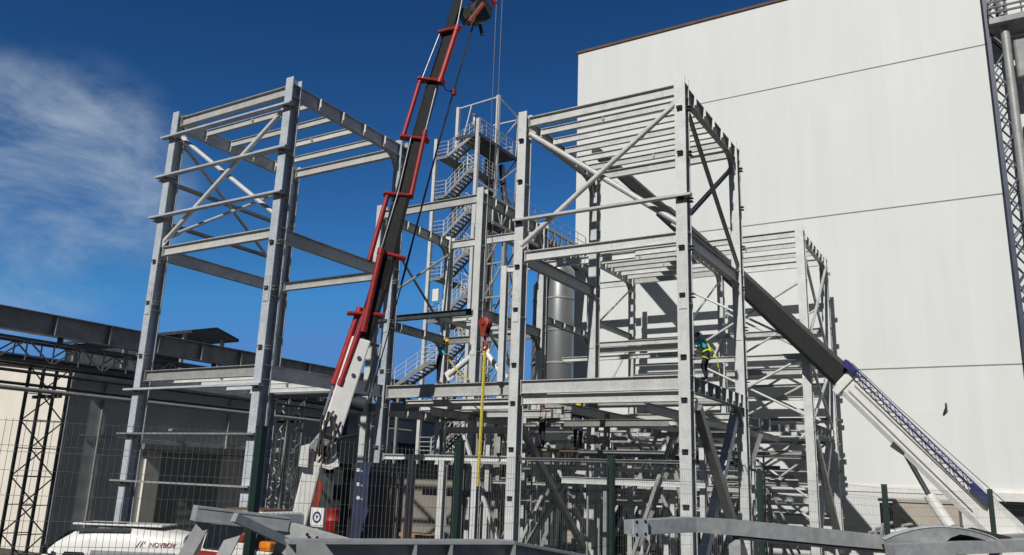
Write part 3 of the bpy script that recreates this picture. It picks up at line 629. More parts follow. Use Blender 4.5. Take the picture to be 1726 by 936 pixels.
for a, b in (((SX0, SY1, 28.9), (SX1, SY1, 29.1)), ((SX1, SY1, 29.1), (SX1, 49.3, 28.6)), ((SX1, 49.3, 28.4), (SX1 - 2.2, 49.3, 28.4)), ((SX0 + 1.2, SY1, 28.95), (SX0 + 0.1, SY1, 24.2)), ((SX1, 49.3, 28.3), (SX1, SY1 + 0.1, 25.4))):
    mb = MB(); mb.bar(a, b, 0.08, 0.08); mb.build('cage_bar', 'galv', TS)
brace(TS, (SX1 - 0.05, 49.3, 25.0), (SX1 - 0.05, SY1, 21.6), 0.07, 'galvg')
for k in range(5):
    z = 21.6 - 4.4 * k
    for y in (SY0, SY1):
        pass
    mb = MB(); mb.bar((SX1 + 0.02, SY0 + 0.13, z), (SX1 + 0.02, SY1 - 0.13, z), 0.12, 0.16); mb.build('tie_beam', 'galv', TS)
    brace(TS, (SX1 + 0.02, SY0 + 0.1, z), (SX1 + 0.02, SY1 - 0.1, z - 4.2), 0.04, 'galvg')
    brace(TS, (SX0, SY1, z - 4.2), (SX1, SY1 + 0.1, z), 0.04, 'galvg')
mb = MB(); mb.tube([(SX1 - 0.9, SY1 + 0.6, G0), (SX1 - 0.9, SY1 + 0.6, 24.4)], 0.38, 16); mb.tube([(SX1 - 0.1, SY1 + 0.9, 24.0), (SX1 + 0.1, SY1 + 1.2, 21.5), (SX1 + 1.6, SY1 + 1.6, 18.8)], 0.22, 12); split_build(mb, 'riser_duct', 'darksteel', TS, smooth=True)
mb = MB(); q = P(731, 498, Y=SY0 - 0.2); mb.cbox(q + V((0.18, 0, 0)), (0.5, 0.12, 0.85)); mb.build('sign_panel', 'white', TS)
for k in range(11):
    z = 22.9 - 2.3 * k
    for (xa_, ya_), (xb_, yb_), mt_ in (((SX0 + 1.1, SY0 + 1.15), (SX1 - 0.75, SY0 + 1.15), 'galvg'), ((SX1 - 0.75, SY1 + 0.02), (SX1 + 1.3, SY1 + 1.4), 'galvg'), ((SX1 + 1.3, SY1 + 1.4), (SX1 + 0.1, SY1 + 2.7), 'galvm')):
        mb = MB(); s_ = 1 if k % 2 else -1; mb.bar((xa_, ya_, z + s_ * 1.1), (xb_, yb_, z - s_ * 1.1), 0.07, 0.07); mb.build('lattice_bar', mt_, TS)
for x, y in ((SX0 + 1.1, SY0 + 1.15), (SX1 - 0.75, SY0 + 1.15), (SX1 + 1.3, SY1 + 1.4), (SX1 + 0.1, SY1 + 2.7)):
    mb = MB(); mb.bar((x, y, G0), (x, y, 24.0), 0.12, 0.12, up=(0, 1, 0)); mb.build('post', 'galvg', TS)
# lower separate stair seen left of worker
LS = thing('stair_flight', (-30.5, 37.5, G0), 'small open steel stair with railings low behind the worker in yellow helmet', 'stair')
a, b = P(664, 652, Y=38.5), P(722, 612, Y=38.5)
mb = MB()
for y in (38.5, 39.5): mb.bar((a.x, y, a.z), (b.x, y, b.z), 0.05, 0.24)
for i in range(9): t = (i + 0.5) / 9; q = a.lerp(b, t); mb.box((q.x - 0.14, 38.53, q.z), (q.x + 0.14, 39.47, q.z + 0.03))
mb.build('tread', 'galvg', LS)
mb = MB()
for y in (38.5, 39.5):
    for h in (0.5, 0.8, 1.1): mb.tube([(a.x, y, a.z + h), (b.x, y, b.z + h), (b.x + 1.0, y, b.z + h)], 0.022, 6)
    for t in (0, 0.33, 0.66, 1): q = a.lerp(b, t); mb.tube([(q.x, y, q.z), (q.x, y, q.z + 1.1)], 0.02, 6)
mb.build('handrail', 'galv', LS)
mb = MB(); mb.box((b.x, 38.5, b.z - 0.1), (b.x + 1.2, 39.5, b.z)); mb.build('landing', 'grate', LS)
for x, z in ((a.x, a.z), (b.x + 1.1, b.z)):
    mb = MB(); mb.bar((x, 39.0, G0), (x, 39.0, z), 0.16, 0.16, up=(0, 1, 0)); mb.build('post', 'galvg', LS)

# conveyor gallery
CG = thing('conveyor_gallery', (-26.3, 41, G0), 'grey truss sided conveyor gallery running back from the stair tower to the white hall', 'conveyor')
GX0, GX1, GY0, GY1, GZ0, GZ1 = -27.0, -25.7, 39.6, 52.4, 16.7, 18.3
for x in (GX0, GX1):
    for z in (GZ0, GZ1): mb = MB(); mb.bar((x, GY0, z), (x, GY1, z), 0.16, 0.2); mb.build('chord', 'galvg', CG)
    mb = MB(); n = 13
    for i in range(n + 1):
        y = GY0 + (GY1 - GY0) * i / n; mb.bar((x, y, GZ0 + 0.1), (x, y, GZ1 - 0.1), 0.09, 0.09, up=(0, 1, 0))
        if i < n:
            y2 = GY0 + (GY1 - GY0) * (i + 1) / n; za, zb = (GZ0, GZ1) if i % 2 else (GZ1, GZ0); mb.bar((x, y, za), (x, y2, zb), 0.07, 0.07)
    mb.build('truss_web', 'galv', CG)
mb = MB(); mb.box((GX0 + 0.2, GY0 + 0.2, GZ0 + 0.12), (GX1 - 0.2, GY1, GZ0 + 1.0)); mb.build('belt_housing', 'darksteel', CG)
mb = MB()
for h in (0.5, 1.0): mb.tube([(GX1, GY0, GZ1 + h), (GX1, GY1, GZ1 + h)], 0.025, 6)
for i in range(11): y = GY0 + (GY1 - GY0) * i / 10; mb.tube([(GX1, y, GZ1), (GX1, y, GZ1 + 1.0)], 0.022, 6)
mb.build('handrail', 'galvg', CG)
for y in (41.0, 43.2):
    mb = MB()
    for x in (GX0, GX1): mb.bar((x, y, G0), (x, y, GZ0 - 0.1), 0.2, 0.2, up=(0, 1, 0))
    for k in range(9): z = G0 + k * 2.15; mb.bar((GX0, y, z), (GX1, y, z + 2.1), 0.08, 0.08); mb.bar((GX0, y, z + 2.1), (GX1, y, z + 2.1), 0.08, 0.1)
    mb.build('lattice_leg', 'galvg', CG)
for k in range(3): brace(CG, (GX1, 41.0, 15.5 - 5 * k), (GX1, 43.2, 11.5 - 5 * k), 0.05, 'galvg')
# silos
for px, r, z1, lab in ((917, 0.75, 14.6, 'slim pale aluminium silo leftmost of the pair beside the white hall edge'), (944, 0.95, 15.6, 'wider dull aluminium silo touching the white hall edge')):
    y = 48.0; c = P(px, 500, Y=y)
    s = thing('silo', (c.x, y, G0), lab, 'silo', 'vertical silos by the hall')
    mb = MB(); mb.lathe([(0.3, 4.9), (r, 6.6), (r, z1), (r * 0.96, z1 + 0.1), (0.3, z1 + 0.7)], (c.x, y, 0), 28); o = mb.build('shell', 'silver', s, smooth=True)
    mb = MB()
    for z in (7.0, 9.2, 11.4, 13.6): mb.lathe([(r + 0.005, z - 0.06), (r + 0.04, z - 0.06), (r + 0.04, z + 0.06), (r + 0.005, z + 0.06)], (c.x, y, 0), 28)
    split_build(mb, 'hoop', 'galvg', o)
    for k in range(4):
        a = R(45 + 90 * k); mb = MB(); mb.bar((c.x + r * 0.8 * math.cos(a), y + r * 0.8 * math.sin(a), G0), (c.x + r * 0.8 * math.cos(a), y + r * 0.8 * math.sin(a), 7.0), 0.14, 0.14, up=(0, 1, 0)); mb.build('leg', 'galvg', s)

# ------------------------------------------------------------------ left: shed, pipe bridge, lattice columns
SHX = -40.0; SHY = 23.6
SH = thing('shed', (SHX, SHY, G0), 'long low shed at left with cream end wall and dark slate side wall', 'building')
mb = MB(); mb.box((-80, SHY, G0), (SHX - 0.25, SHY + 0.3, 6.1)); mb.prism([(-80, SHY, 6.1), (SHX - 0.25, SHY, 6.1), (-56, SHY, 7.6), (-64, SHY, 7.6)], (0, 0.3, 0)); mb.build('end_wall', 'cream', SH)
mb = MB(); mb.box((SHX - 0.25, SHY + 0.02, G0), (SHX, 75, 6.1)); sw = mb.build('side_wall', 'slate', SH)
mb = MB(); mb.prism([(SHX + 0.25, SHY - 0.2, 6.12), (SHX + 0.25, SHY - 0.2, 6.3), (-56, SHY - 0.2, 7.85), (-64, SHY - 0.2, 7.85), (-80, SHY - 0.2, 6.3), (-80, SHY - 0.2, 6.12), (-64, SHY - 0.2, 7.65), (-56, SHY - 0.2, 7.65)], (0, 52, 0)); mb.build('roof', 'greysteel', SH)
mb = MB(); mb.box((SHX - 0.3, SHY - 0.03, G0), (SHX + 0.06, SHY + 0.017, 6.1)); mb.box((SHX + 0.003, SHY + 0.02, G0), (SHX + 0.06, SHY + 0.3, 6.1)); mb.build('corner_trim', 'greysteel', SH)
q0, q1 = P(262, 800, X=SHX), P(362, 800, X=SHX); qt = P(310, 762, X=SHX)
mb = MB(); mb.box((SHX + 0.004, q0.y, G0), (SHX + 0.06, q1.y, qt.z)); mb.build('door', 'ribdoor', SH)
for a, b in ((236, 262), (364, 418)):
    ya, yb = P(a, 830, X=SHX).y, P(b, 830, X=SHX).y; mb = MB(); mb.box((SHX + 0.004, ya, G0), (SHX + 0.16, yb - 0.02, qt.z - 0.1)); mb.build('door_pillar', 'cream', SH)
mb = MB(); mb.box((SHX + 0.004, q0.y - 1.4, qt.z + 0.02), (SHX + 0.7, q1.y + 2.8, qt.z + 0.3)); mb.build('door_canopy', 'greysteel', SH)
mb = MB(); mb.box((SHX + 0.08, SHY - 0.1, 5.85), (SHX + 0.26, 70, 6.08)); mb.build('gutter', 'greysteel', SH)
for y in (25.4, 33.5, 44.0): mb = MB(); mb.tube([(SHX + 0.17, y, 5.84), (SHX + 0.08, y, 5.5), (SHX + 0.08, y, G0)], 0.06, 8); mb.build('downpipe', 'galvg', SH, smooth=True)
mb = MB(); mb.tube([(SHX + 0.05, 24.5, 3.0), (SHX + 0.05, 40.0, 2.9), (SHX + 0.05, 60, 3.0)], 0.03, 6); mb.build('cable_conduit', 'galvg', SH)
for y in (29.6, 38.0): mb = MB(); mb.cbox((SHX + 0.2, y, 3.6), (0.36, 0.3, 0.16)); mb.build('wall_lamp', 'greysteel', SH, bevel=0.02)
for ya, yb in ((42, 46), (49, 53.5)): mb = MB(); mb.box((SHX + 0.004, ya, 1.6), (SHX + 0.05, yb, 4.0)); mb.build('window', 'glass', SH)
# roof monitor on posts
RM = thing('roof_monitor', (-51, 36.8, 7.6), 'dark gabled roof monitor on posts standing on the shed roof', 'roof structure')
ap = P(366, 552, X=-45); be = P(403, 572, X=-45)
hw = be.y - ap.y; dz = ap.z - be.z
mb = MB()
for s in (-1, 1):
    mb.prism([(-60, ap.y, ap.z), (-60, ap.y, ap.z - 0.22), (-60, ap.y + s * hw, be.z - 0.2), (-60, ap.y + s * hw, be.z)], (15, 0, 0))
mb.build('roof', 'darksteel', RM)
for x in (-46.2, -52.5, -58.5):
    for s in (-0.8, 0.8): mb = MB(); mb.bar((x, ap.y + s * hw, 6.4), (x, ap.y + s * hw, be.z - 0.15 + 0.2 * dz), 0.2, 0.2, up=(0, 1, 0)); mb.build('post', 'galvg', RM)
mb = MB(); mb.box((-60, ap.y - hw * 0.7, 6.5), (-50, ap.y + hw * 0.7, be.z - 0.1)); mb.build('casing', 'darksteel', RM)
# pipe bridge
BX = -36.0
PB = thing('pipe_bridge', (BX, 20.2, G0), 'grey plate girder and lattice truss pipe bridge crossing at left on two lattice columns', 'pipe bridge')
mb = MB(); mb.ibeam((BX, 9, 7.98), (BX, 46, 7.98), 0.5, 0.95, 0.04, 0.03); gd = mb.build('plate_girder', 'greysteel', PB)
mb = MB()
for i in range(15):
    y = 9.6 + i * 2.6
    for sx in (-1, 1): a, b2 = sorted((BX + sx * 0.018, BX + sx * 0.24)); mb.box((a, y - 0.02, 7.075), (b2, y + 0.02, 7.935))
split_build(mb, 'stiffener_plate', 'galvg', gd)
for i in range(9):
    y = 12 + i * 4.2; mb = MB(); mb.bar((BX, y, 6.6), (BX, y, 7.02), 0.18, 0.18, up=(0, 1, 0)); mb.build('stub', 'darksteel', PB)
for x in (BX - 0.5, BX + 0.5):
    for z in (6.68, 5.72): mb = MB(); mb.bar((x, 9, z), (x, 46, z), 0.13, 0.12); mb.build('truss_chord', 'darksteel', PB)
    mb = MB(); n = 31
    for i in range(n):
        y = 9.3 + i * 1.18; za, zb = (5.72, 6.68) if i % 2 else (6.68, 5.72); mb.bar((x, y, za), (x, y + 1.18, zb), 0.06, 0.06); mb.bar((x, y, 5.72), (x, y, 6.68), 0.05, 0.05, up=(0, 1, 0))
    mb.build('truss_web', 'galvg', PB)
for x, z, r, mt in ((BX + 0.85, 4.55, 0.1, 'galvg'), (BX + 0.6, 5.3, 0.07, 'darksteel'), (BX, 5.85, 0.16, 'darksteel'), (BX - 0.25, 6.0, 0.12, 'galv'), (BX - 0.8, 4.9, 0.07, 'darksteel')):
    mb = MB(); mb.tube([(x, 9, z), (x, 45, z)], r, 10); o = mb.build('pipe', mt, PB, smooth=True)
for yc, lab in ((20.2, 0), (34.5, 1)):
    mb = MB(); hx, hy = 0.55, 0.6
    legs = [(BX - hx, yc - hy), (BX + hx, yc - hy), (BX + hx, yc + hy), (BX - hx, yc + hy)]
    for x, y in legs: mb.bar((x, y, G0), (x, y, 5.62), 0.11, 0.11, up=(0, 1, 0))
    lt = mb.build('lattice_column', 'darksteel' if not lab else 'galvg', PB)
    for i in ((1, 3) if not lab else (0, 1, 2)):
        mb = MB()
        for k in range(7):
            z = G0 + 0.1 + k * 1.17; a, b2 = legs[i], legs[(i + 1) % 4]
            if k % 2: a, b2 = b2, a
            mb.bar((a[0], a[1], z), (b2[0], b2[1], z + 1.15), 0.045, 0.045); mb.bar((a[0], a[1], z), (b2[0], b2[1], z), 0.04, 0.04)
            if lab: mb.bar((b2[0], b2[1], z), (a[0], a[1], z + 1.15), 0.04, 0.04)
        mb.build('lacing', 'darksteel' if not lab else 'galvm', lt)
    for z in (4.4,): mb = MB(); mb.bar((BX - 1.0, yc, z), (BX + 1.1, yc, z), 0.14, 0.14); mb.build('pipe_bracket', 'darksteel', PB)

# ------------------------------------------------------------------ crane one: truck with red and black telescopic boom
B0, B1 = P(545, 815, Y=20.5), P(800, -55, Y=23.1)
BA = (B1 - B0).normalized()
BN = (CAM - (B0 + B1) / 2); BN = (BN - BA * BN.dot(BA)).normalized()      # towards the viewer's side of the boom
BS = BA.cross(BN).normalized()
def bpt(x, y, off=0.0):
    d = ray(x, y); t = ((B0 + BN * off) - CAM).dot(BN) / d.dot(BN); return CAM + d * t
T1 = thing('truck_crane', (-19.5, 19.5, G0), 'truck crane with white, black and red telescopic boom leaning up between the towers', 'crane')
def sec(a, b, wd, dp, mt, name, wd1=None, dp1=None):
    mb = MB(); k = 0.28
    def hexa(w_, d_): return [(-w_ / 2, -d_ * 0.22), (-w_ * 0.30, -d_ / 2), (w_ * 0.30, -d_ / 2), (w_ / 2, -d_ * 0.22), (w_ / 2, d_ * 0.22), (w_ * 0.30, d_ / 2), (-w_ * 0.30, d_ / 2), (-w_ / 2, d_ * 0.22)]
    mb.sweep(a, b, hexa(wd, dp), BN, hexa(wd1 or wd, dp1 or dp)); return mb.build(name, mt, T1)
mb = MB(); wl = B0 + BA * 0.2
wh_top = bpt(609, 573)
mb.sweep(bpt(556, 735), wh_top, [(-0.34, -0.4), (0.34, -0.4), (0.34, 0.4), (-0.34, 0.4)], BN, [(-0.33, -0.36), (0.33, -0.36), (0.33, 0.36), (-0.33, 0.36)])
o = mb.build('boom_base', 'white', T1, bevel=0.05)
mb = MB()
for t in (0.62, 0.8):
    q = bpt(556, 735).lerp(wh_top, t) + BN * 0.40 + BS * 0.12; mb.lathe([(0.02, 0), (0.07, 0), (0.07, 0.012), (0.02, 0.012)], q, 14, ax=BN)
mb.build('pin', 'darksteel', o)
stations = [((609, 582), (652, 440), 0.60), ((640, 490), (672, 350), 0.60), ((660, 400), (700, 250), 0.56), ((690, 285), (728, 150), 0.48), ((722, 170), (757, 55), 0.42), ((750, 75), (785, -40), 0.36)]
for i, (a, b, wd) in enumerate(stations): sec(bpt(*a), bpt(*b), wd, wd * 1.05, 'black', 'boom_section')
def cyl(a, b, off, r, mt='red', rod=None, name='red_cylinder', acc=True):
    mb = MB(); A, Bv = bpt(*a, off), bpt(*b, off); mb.tube([A, Bv], r, 14); o = mb.build(name, mt, T1, smooth=True)
    if rod:
        k = MB(); k.tube([Bv if rod[2] else A, bpt(rod[0], rod[1], off)], r * 0.42, 10); k.build('rod', 'chrome', o, smooth=True)
    if acc:
        k = MB()
        for t in (0.0, 0.97): q = A.lerp(Bv, t); k.tube([q, q + (Bv - A).normalized() * 0.22], r * 1.14, 14)
        split_build(k, 'collar', mt, o, smooth=True)
    return o
cyl((562, 648), (605, 525), 0.1, 0.11, rod=(545, 700, 0)); cyl((573, 650), (616, 528), 0.32, 0.11, rod=(556, 700, 0))
cyl((612, 560), (642, 425), 0.40, 0.115); cyl((622, 440), (653, 330), 0.22, 0.09)
cyl((693, 330), (716, 226), 0.36, 0.085); cyl((679, 232), (708, 137), 0.22, 0.08); cyl((741, 140), (770, 50), 0.30, 0.11)
for a, b in (((640, 428), (672, 322)), ((712, 132), (741, 58)), ((672, 322), (693, 232)), ((716, 226), (735, 150)), ((770, 46), (785, -30))):
    mb = MB(); mb.tube([bpt(*a, 0.34), bpt(*b, 0.34)], 0.028, 8); mb.build('chrome_rod', 'chrome', T1, smooth=True)
for (x0, y0), (x1, y1) in (((585, 528), (648, 532)), ((636, 425), (684, 437)), ((646, 327), (697, 332)), ((674, 231), (724, 238)), ((703, 134), (750, 140)), ((738, 57), (778, 48))):
    mb = MB(); mb.bar(bpt(x0, y0, 0.15), bpt(x1, y1, 0.15), 0.11, 0.4, up=BN); mb.build('collar_bracket', 'red', T1, bevel=0.03)
# boom head, pulley block, winch
c = bpt(806, 22, 0.1)
mb = MB(); mb.lathe([(0.12, -0.35), (0.42, -0.35), (0.44, -0.28), (0.38, -0.24), (0.38, 0.24), (0.44, 0.28), (0.42, 0.35), (0.12, 0.35)], c, 26, ax=BN + BS * 0.5); mb.build('winch_drum', 'darksteel', T1, smooth=True)
mb = MB(); mb.bar(bpt(778, 30, 0.0), bpt(824, 12, 0.0), 0.5, 0.5, up=BN); mb.build('winch_frame', 'black', T1, bevel=0.04)
mb = MB(); mb.bar(bpt(790, 40, 0.42), bpt(815, 8, 0.42), 0.16, 0.34, up=BN); mb.build('winch_motor', 'redor', T1, bevel=0.03)
mb = MB(); mb.tube([bpt(809, 42, 0.1), bpt(813, 60, 0.1)], 0.07, 8); mb.build('rope_guide', 'darksteel', T1)
mb = MB(); mb.bar(bpt(800, 0, 0), bpt(846, -85, 0), 0.4, 0.5, up=BN); mb.build('jib_head', 'red', T1, bevel=0.04)
mb = MB(); mb.lathe([(0.1, -0.1), (0.3, -0.1), (0.26, 0), (0.3, 0.1), (0.1, 0.1)], bpt(846, -85, 0), 22, ax=BN); mb.build('sheave', 'darksteel', T1, smooth=True)
mb = MB(); mb.bar(bpt(829, -4, 0.2), bpt(834, 8, 0.2), 0.12, 0.3, up=BN); mb.build('limit_switch', 'red', T1)
mb = MB(); mb.tube([bpt(797, 45, 0.2), bpt(772, 130, -0.1), bpt(740, 240, -0.4), bpt(700, 390, -0.5), bpt(676, 480, -0.5)], 0.035, 6); mb.tube([bpt(797, 45, 0.1), bpt(765, 152, -0.1), bpt(715, 330, -0.4), bpt(688, 440, -0.5), bpt(655, 560, -0.4), bpt(628, 655, -0.3)], 0.022, 6); mb.build('winch_rope', 'ropew', T1)
mb = MB(); mb.cbox(bpt(765, 156, -0.1), (0.16, 0.16, 0.2)); mb.tube([bpt(746, 140, 0), bpt(752, 152, 0), bpt(765, 156, -0.1)], 0.02, 6); mb.build('rope_clip', 'redor', T1)
# boom foot, knuckles, hoses
foot = bpt(530, 835)
mb = MB()
for pl_ in (((508, 752), (522, 748), (519, 788), (503, 786)), ((546, 752), (566, 745), (571, 786), (556, 792), (543, 788))):
    mb.prism([bpt(a_, b_, 0.35) for a_, b_ in pl_], BN * 0.12)
split_build(mb, 'knuckle_plate', 'white', T1)
mb = MB(); mb.bar(bpt(500, 893), bpt(532, 765), 0.52, 0.5, up=BN, w1=0.56, h1=0.5); cc = mb.build('crane_column', 'white', T1, bevel=0.05)
mb = MB(); mb.bar(bpt(528, 762), bpt(556, 728), 0.5, 0.42, up=BN); mb.build('knuckle_link', 'greysteel', T1, bevel=0.05)
mb = MB(); mb.bar(bpt(531, 858, 0.3), bpt(541, 812, 0.3), 0.17, 0.08, up=BN); mb.build('warning_flash', 'redor', cc)
mb = MB(); mb.prism([bpt(570, 782, -0.5), bpt(600, 780, -0.5), bpt(606, 700, -0.5), bpt(585, 694, -0.5), bpt(572, 720, -0.5)], BN * -0.7); mb.build('slew_housing', 'greysteel', T1, bevel=0.05)
mb = MB(); mb.prism([bpt(577, 735, -0.49), bpt(583, 735, -0.49), bpt(588, 702, -0.49), bpt(583, 702, -0.49)], BN * 0.01); mb.build('stripe', 'blue', T1)
mb = MB(); mb.lathe([(0.08, -0.22), (0.25, -0.22), (0.25, 0.22), (0.08, 0.22)], bpt(604, 680, 0.1), 20, ax=BS); mb.build('hose_reel', 'darksteel', T1, smooth=True)
rn = random.Random(5)
for k in range(9):
    a = bpt(545 + rn.uniform(-3, 30), 695 + rn.uniform(-5, 20), 0.5); b = bpt(538 + rn.uniform(-8, 16), 770 + rn.uniform(-6, 10), 0.5)
    midp = (a + b) / 2 + BN * rn.uniform(0.2, 0.5) + BS * rn.uniform(-0.3, 0.3)
    pts = [a * (1 - t) ** 2 + midp * 2 * t * (1 - t) + b * t * t for t in [i / 8 for i in range(9)]]
    mb = MB(); mb.tube(pts, 0.04, 7); mb.build('hose', ('hose', 'rubber')[k % 2], T1, smooth=True)
mb = MB(); pts = [bpt(548 + 14 * t, 748 - 20 * t + 26 * t * t * 0.3, 0.55) for t in (0, 1, 2, 3)]; mb.tube([bpt(545, 765, 0.55), bpt(556, 748, 0.62), bpt(575, 738, 0.55), bpt(602, 733, 0.3)], 0.055, 8); mb.build('hose', 'rubber', T1, smooth=True)
mb = MB()
for a, b in (((618, 578), (640, 584)), ((642, 580), (622, 672)), ((636, 592), (616, 660))): mb.tube([bpt(*a, -0.1), bpt(*b, -0.2)], 0.05, 8)
mb.build('valve_pipe', 'galvg', T1, smooth=True)
# truck body
tx, ty = -19.25, 17.6
mb = MB(); mb.box((tx - 1.05, ty + 0.3, G0 + 0.75), (tx + 1.05, ty + 7.6, G0 + 1.05)); mb.build('chassis', 'darksteel', T1)
mb = MB(); mb.box((tx - 1.2, ty + 4.1, G0 + 1.08), (tx + 1.2, ty + 7.7, G0 + 1.28)); mb.build('deck', 'redor', T1)
mb = MB(); zc = 0.45
pr = [(tx - 0.95, ty - 1.1, G0 + 0.55), (tx - 0.95, ty + 1.0, G0 + 0.55), (tx - 0.95, ty + 1.0, zc - 0.08), (tx - 0.95, ty + 0.8, zc), (tx - 0.95, ty - 0.65, zc), (tx - 0.95, ty - 0.95, zc - 0.3), (tx - 0.95, ty - 1.15, zc - 1.15)]
mb.prism(pr, (1.9, 0, 0)); cab = mb.build('cab', 'white', T1, bevel=0.07)
mb = MB(); mb.prism([(tx - 0.8, ty - 0.99, zc - 0.32), (tx + 0.8, ty - 0.99, zc - 0.32), (tx + 0.8, ty - 1.17, zc - 1.05), (tx - 0.8, ty - 1.17, zc - 1.05)], (0, -0.015, 0)); mb.build('windscreen', 'glass', cab)
mb = MB(); mb.prism([(tx + 0.96, ty - 0.7, zc - 0.35), (tx + 0.96, ty + 0.6, zc - 0.35), (tx + 0.96, ty + 0.6, zc - 1.0), (tx + 0.96, ty - 0.95, zc - 1.0)], (0.012, 0, 0)); mb.build('side_window', 'glass', cab)
mb = MB(); mb.box((tx - 0.8, ty - 0.5, zc + 0.005), (tx + 0.8, ty + 0.6, zc + 0.05)); mb.build('sunroof', M['rust'], cab)
mb = MB(); mb.box((tx - 0.8, ty - 1.3, zc - 1.5), (tx + 0.8, ty - 1.18, zc - 1.12)); mb.build('grille', 'red', cab)
for px_, py_, mt_ in ((452, 921, 'lampo'), (408, 906, 'redor')):
    q = P(px_, py_, Y=ty - 1.5); mb = MB(); mb.cbox(q, (0.42, 0.3, 0.24)); mb.build('lamp', mt_, cab, bevel=0.05)
    mb = MB(); mb.cbox(q - V((0, 0, 0.33)), (0.5, 0.32, 0.4)); mb.build('lamp_bracket', 'white', cab, bevel=0.03)
for x in (-0.75, 0.75):
    mb = MB(); mb.cbox((tx + x, ty - 1.24, G0 + 1.0), (0.42, 0.1, 0.22)); mb.build('headlight', 'lampo', cab, bevel=0.02)
for y in (ty - 0.1, ty + 4.6, ty + 6.2):
    for x in (-1.05, 1.05):
        mb = MB(); mb.lathe([(0.25, -0.14), (0.5, -0.14), (0.52, -0.1), (0.52, 0.1), (0.5, 0.14), (0.25, 0.14)], (tx + x, y, G0 + 0.52), 24, ax=(1, 0, 0)); wh = mb.build('wheel', 'rubber', T1, smooth=True)
        mb = MB(); mb.lathe([(0.05, -0.15), (0.27, -0.15), (0.27, 0.15), (0.05, 0.15)], (tx + x, y, G0 + 0.52), 18, ax=(1, 0, 0)); mb.build('rim', 'white', wh, smooth=True)
q = P(535, 872, D=24.5)
mb = MB(); mb.cbox(q, (0.52, 0.04, 0.55)); sg = mb.build('emblem_panel', 'white', T1)
mb = MB(); n = 20
ring = []
for k in range(n):
    a0, a1 = 2 * math.pi * k / n, 2 * math.pi * (k + 1) / n; y = q.y - 0.026
    mb.prism([(q.x + 0.11 * math.cos(a0), y, q.z + 0.11 * math.sin(a0)), (q.x + 0.17 * math.cos(a0), y, q.z + 0.17 * math.sin(a0)), (q.x + 0.17 * math.cos(a1), y, q.z + 0.17 * math.sin(a1)), (q.x + 0.11 * math.cos(a1), y, q.z + 0.11 * math.sin(a1))], (0, 0.004, 0))
mb.prism([(q.x - 0.06, q.y - 0.027, q.z + 0.05), (q.x + 0.06, q.y - 0.027, q.z + 0.05), (q.x, q.y - 0.027, q.z - 0.07)], (0, 0.004, 0)); mb.build('emblem', 'inkb', sg)
mb = MB(); mb.bar((q.x, q.y + 0.05, q.z - 1.6), (q.x, q.y + 0.05, q.z + 0.2), 0.08, 0.05, up=(0, 1, 0)); mb.build('panel_post', 'greysteel', T1)
# red drum on the truck deck
q = P(562, 892, D=27); dz0 = G0 + 1.28
mb = MB(); mb.lathe([(0.22, 0), (0.235, 0.02), (0.235, 0.3), (0.25, 0.32), (0.235, 0.34), (0.22, 0.62), (0.235, 0.64), (0.235, 0.68), (0.2, 0.68), (0.2, 0.66)], (0, 0, 0), 24)
o = mb.build('drum', 'red', smooth=True); hdr = P(562, 858, D=26.5)
o.location = (hdr.x, hdr.y, hdr.z - 0.68); tag(o, 'bright red drum standing on a stool beside the crane base', 'drum')
st = thing('stool', (hdr.x, hdr.y, G0), 'low dark steel stand carrying the red drum', 'stand')
mb = MB(); mb.box((hdr.x - 0.3, hdr.y - 0.3, hdr.z - 0.73), (hdr.x + 0.3, hdr.y + 0.3, hdr.z - 0.685)); mb.build('top', 'darksteel', st)
for sx in (-1, 1):
    for sy in (-1, 1): mb = MB(); mb.bar((hdr.x + sx * 0.25, hdr.y + sy * 0.25, G0), (hdr.x + sx * 0.25, hdr.y + sy * 0.25, hdr.z - 0.735), 0.06, 0.06, up=(0, 1, 0)); mb.build('leg', 'darksteel', st)
# navy cabinet with white marks
YB = 23.5
qa, qb, qc = P(565, 781, Y=YB), P(599, 779, Y=YB), P(627, 777, Y=YB)
CB = thing('equipment_cabinet', (qb.x, YB, G0), 'tall dark navy and black cabinet with three rows of white markings behind the crane', 'cabinet')
mb = MB(); mb.box((qb.x + 0.01, YB, G0), (qc.x, YB + 0.9, qb.z)); mb.build('casing', 'navy', CB, bevel=0.02)
mb = MB(); mb.box((qa.x, YB + 0.02, G0), (qb.x - 0.005, YB + 0.9, qb.z - 0.04)); mb.build('dark_bay', 'black', CB)
for yy_ in (792, 816, 839):
    q = P(603, yy_, Y=YB - 0.01); mb = MB()
    mb.prism([q + V((-0.05, 0, -0.06)), q + V((0.03, 0, -0.07)), q + V((0.09, 0, -0.05)), q + V((0.08, 0, 0.06)), q + V((0.0, 0, 0.03)), q + V((-0.05, 0, 0.07))], (0, 0.006, 0))
    mb.bar(q + V((0.15, 0, 0.0)), q + V((0.19, 0, -0.07)), 0.006, 0.03, up=(0, 1, 0)); mb.bar(q + V((0.2, 0, -0.02)), q + V((0.24, 0, -0.08)), 0.006, 0.03, up=(0, 1, 0))
    split_build(mb, 'marking', 'white', CB)

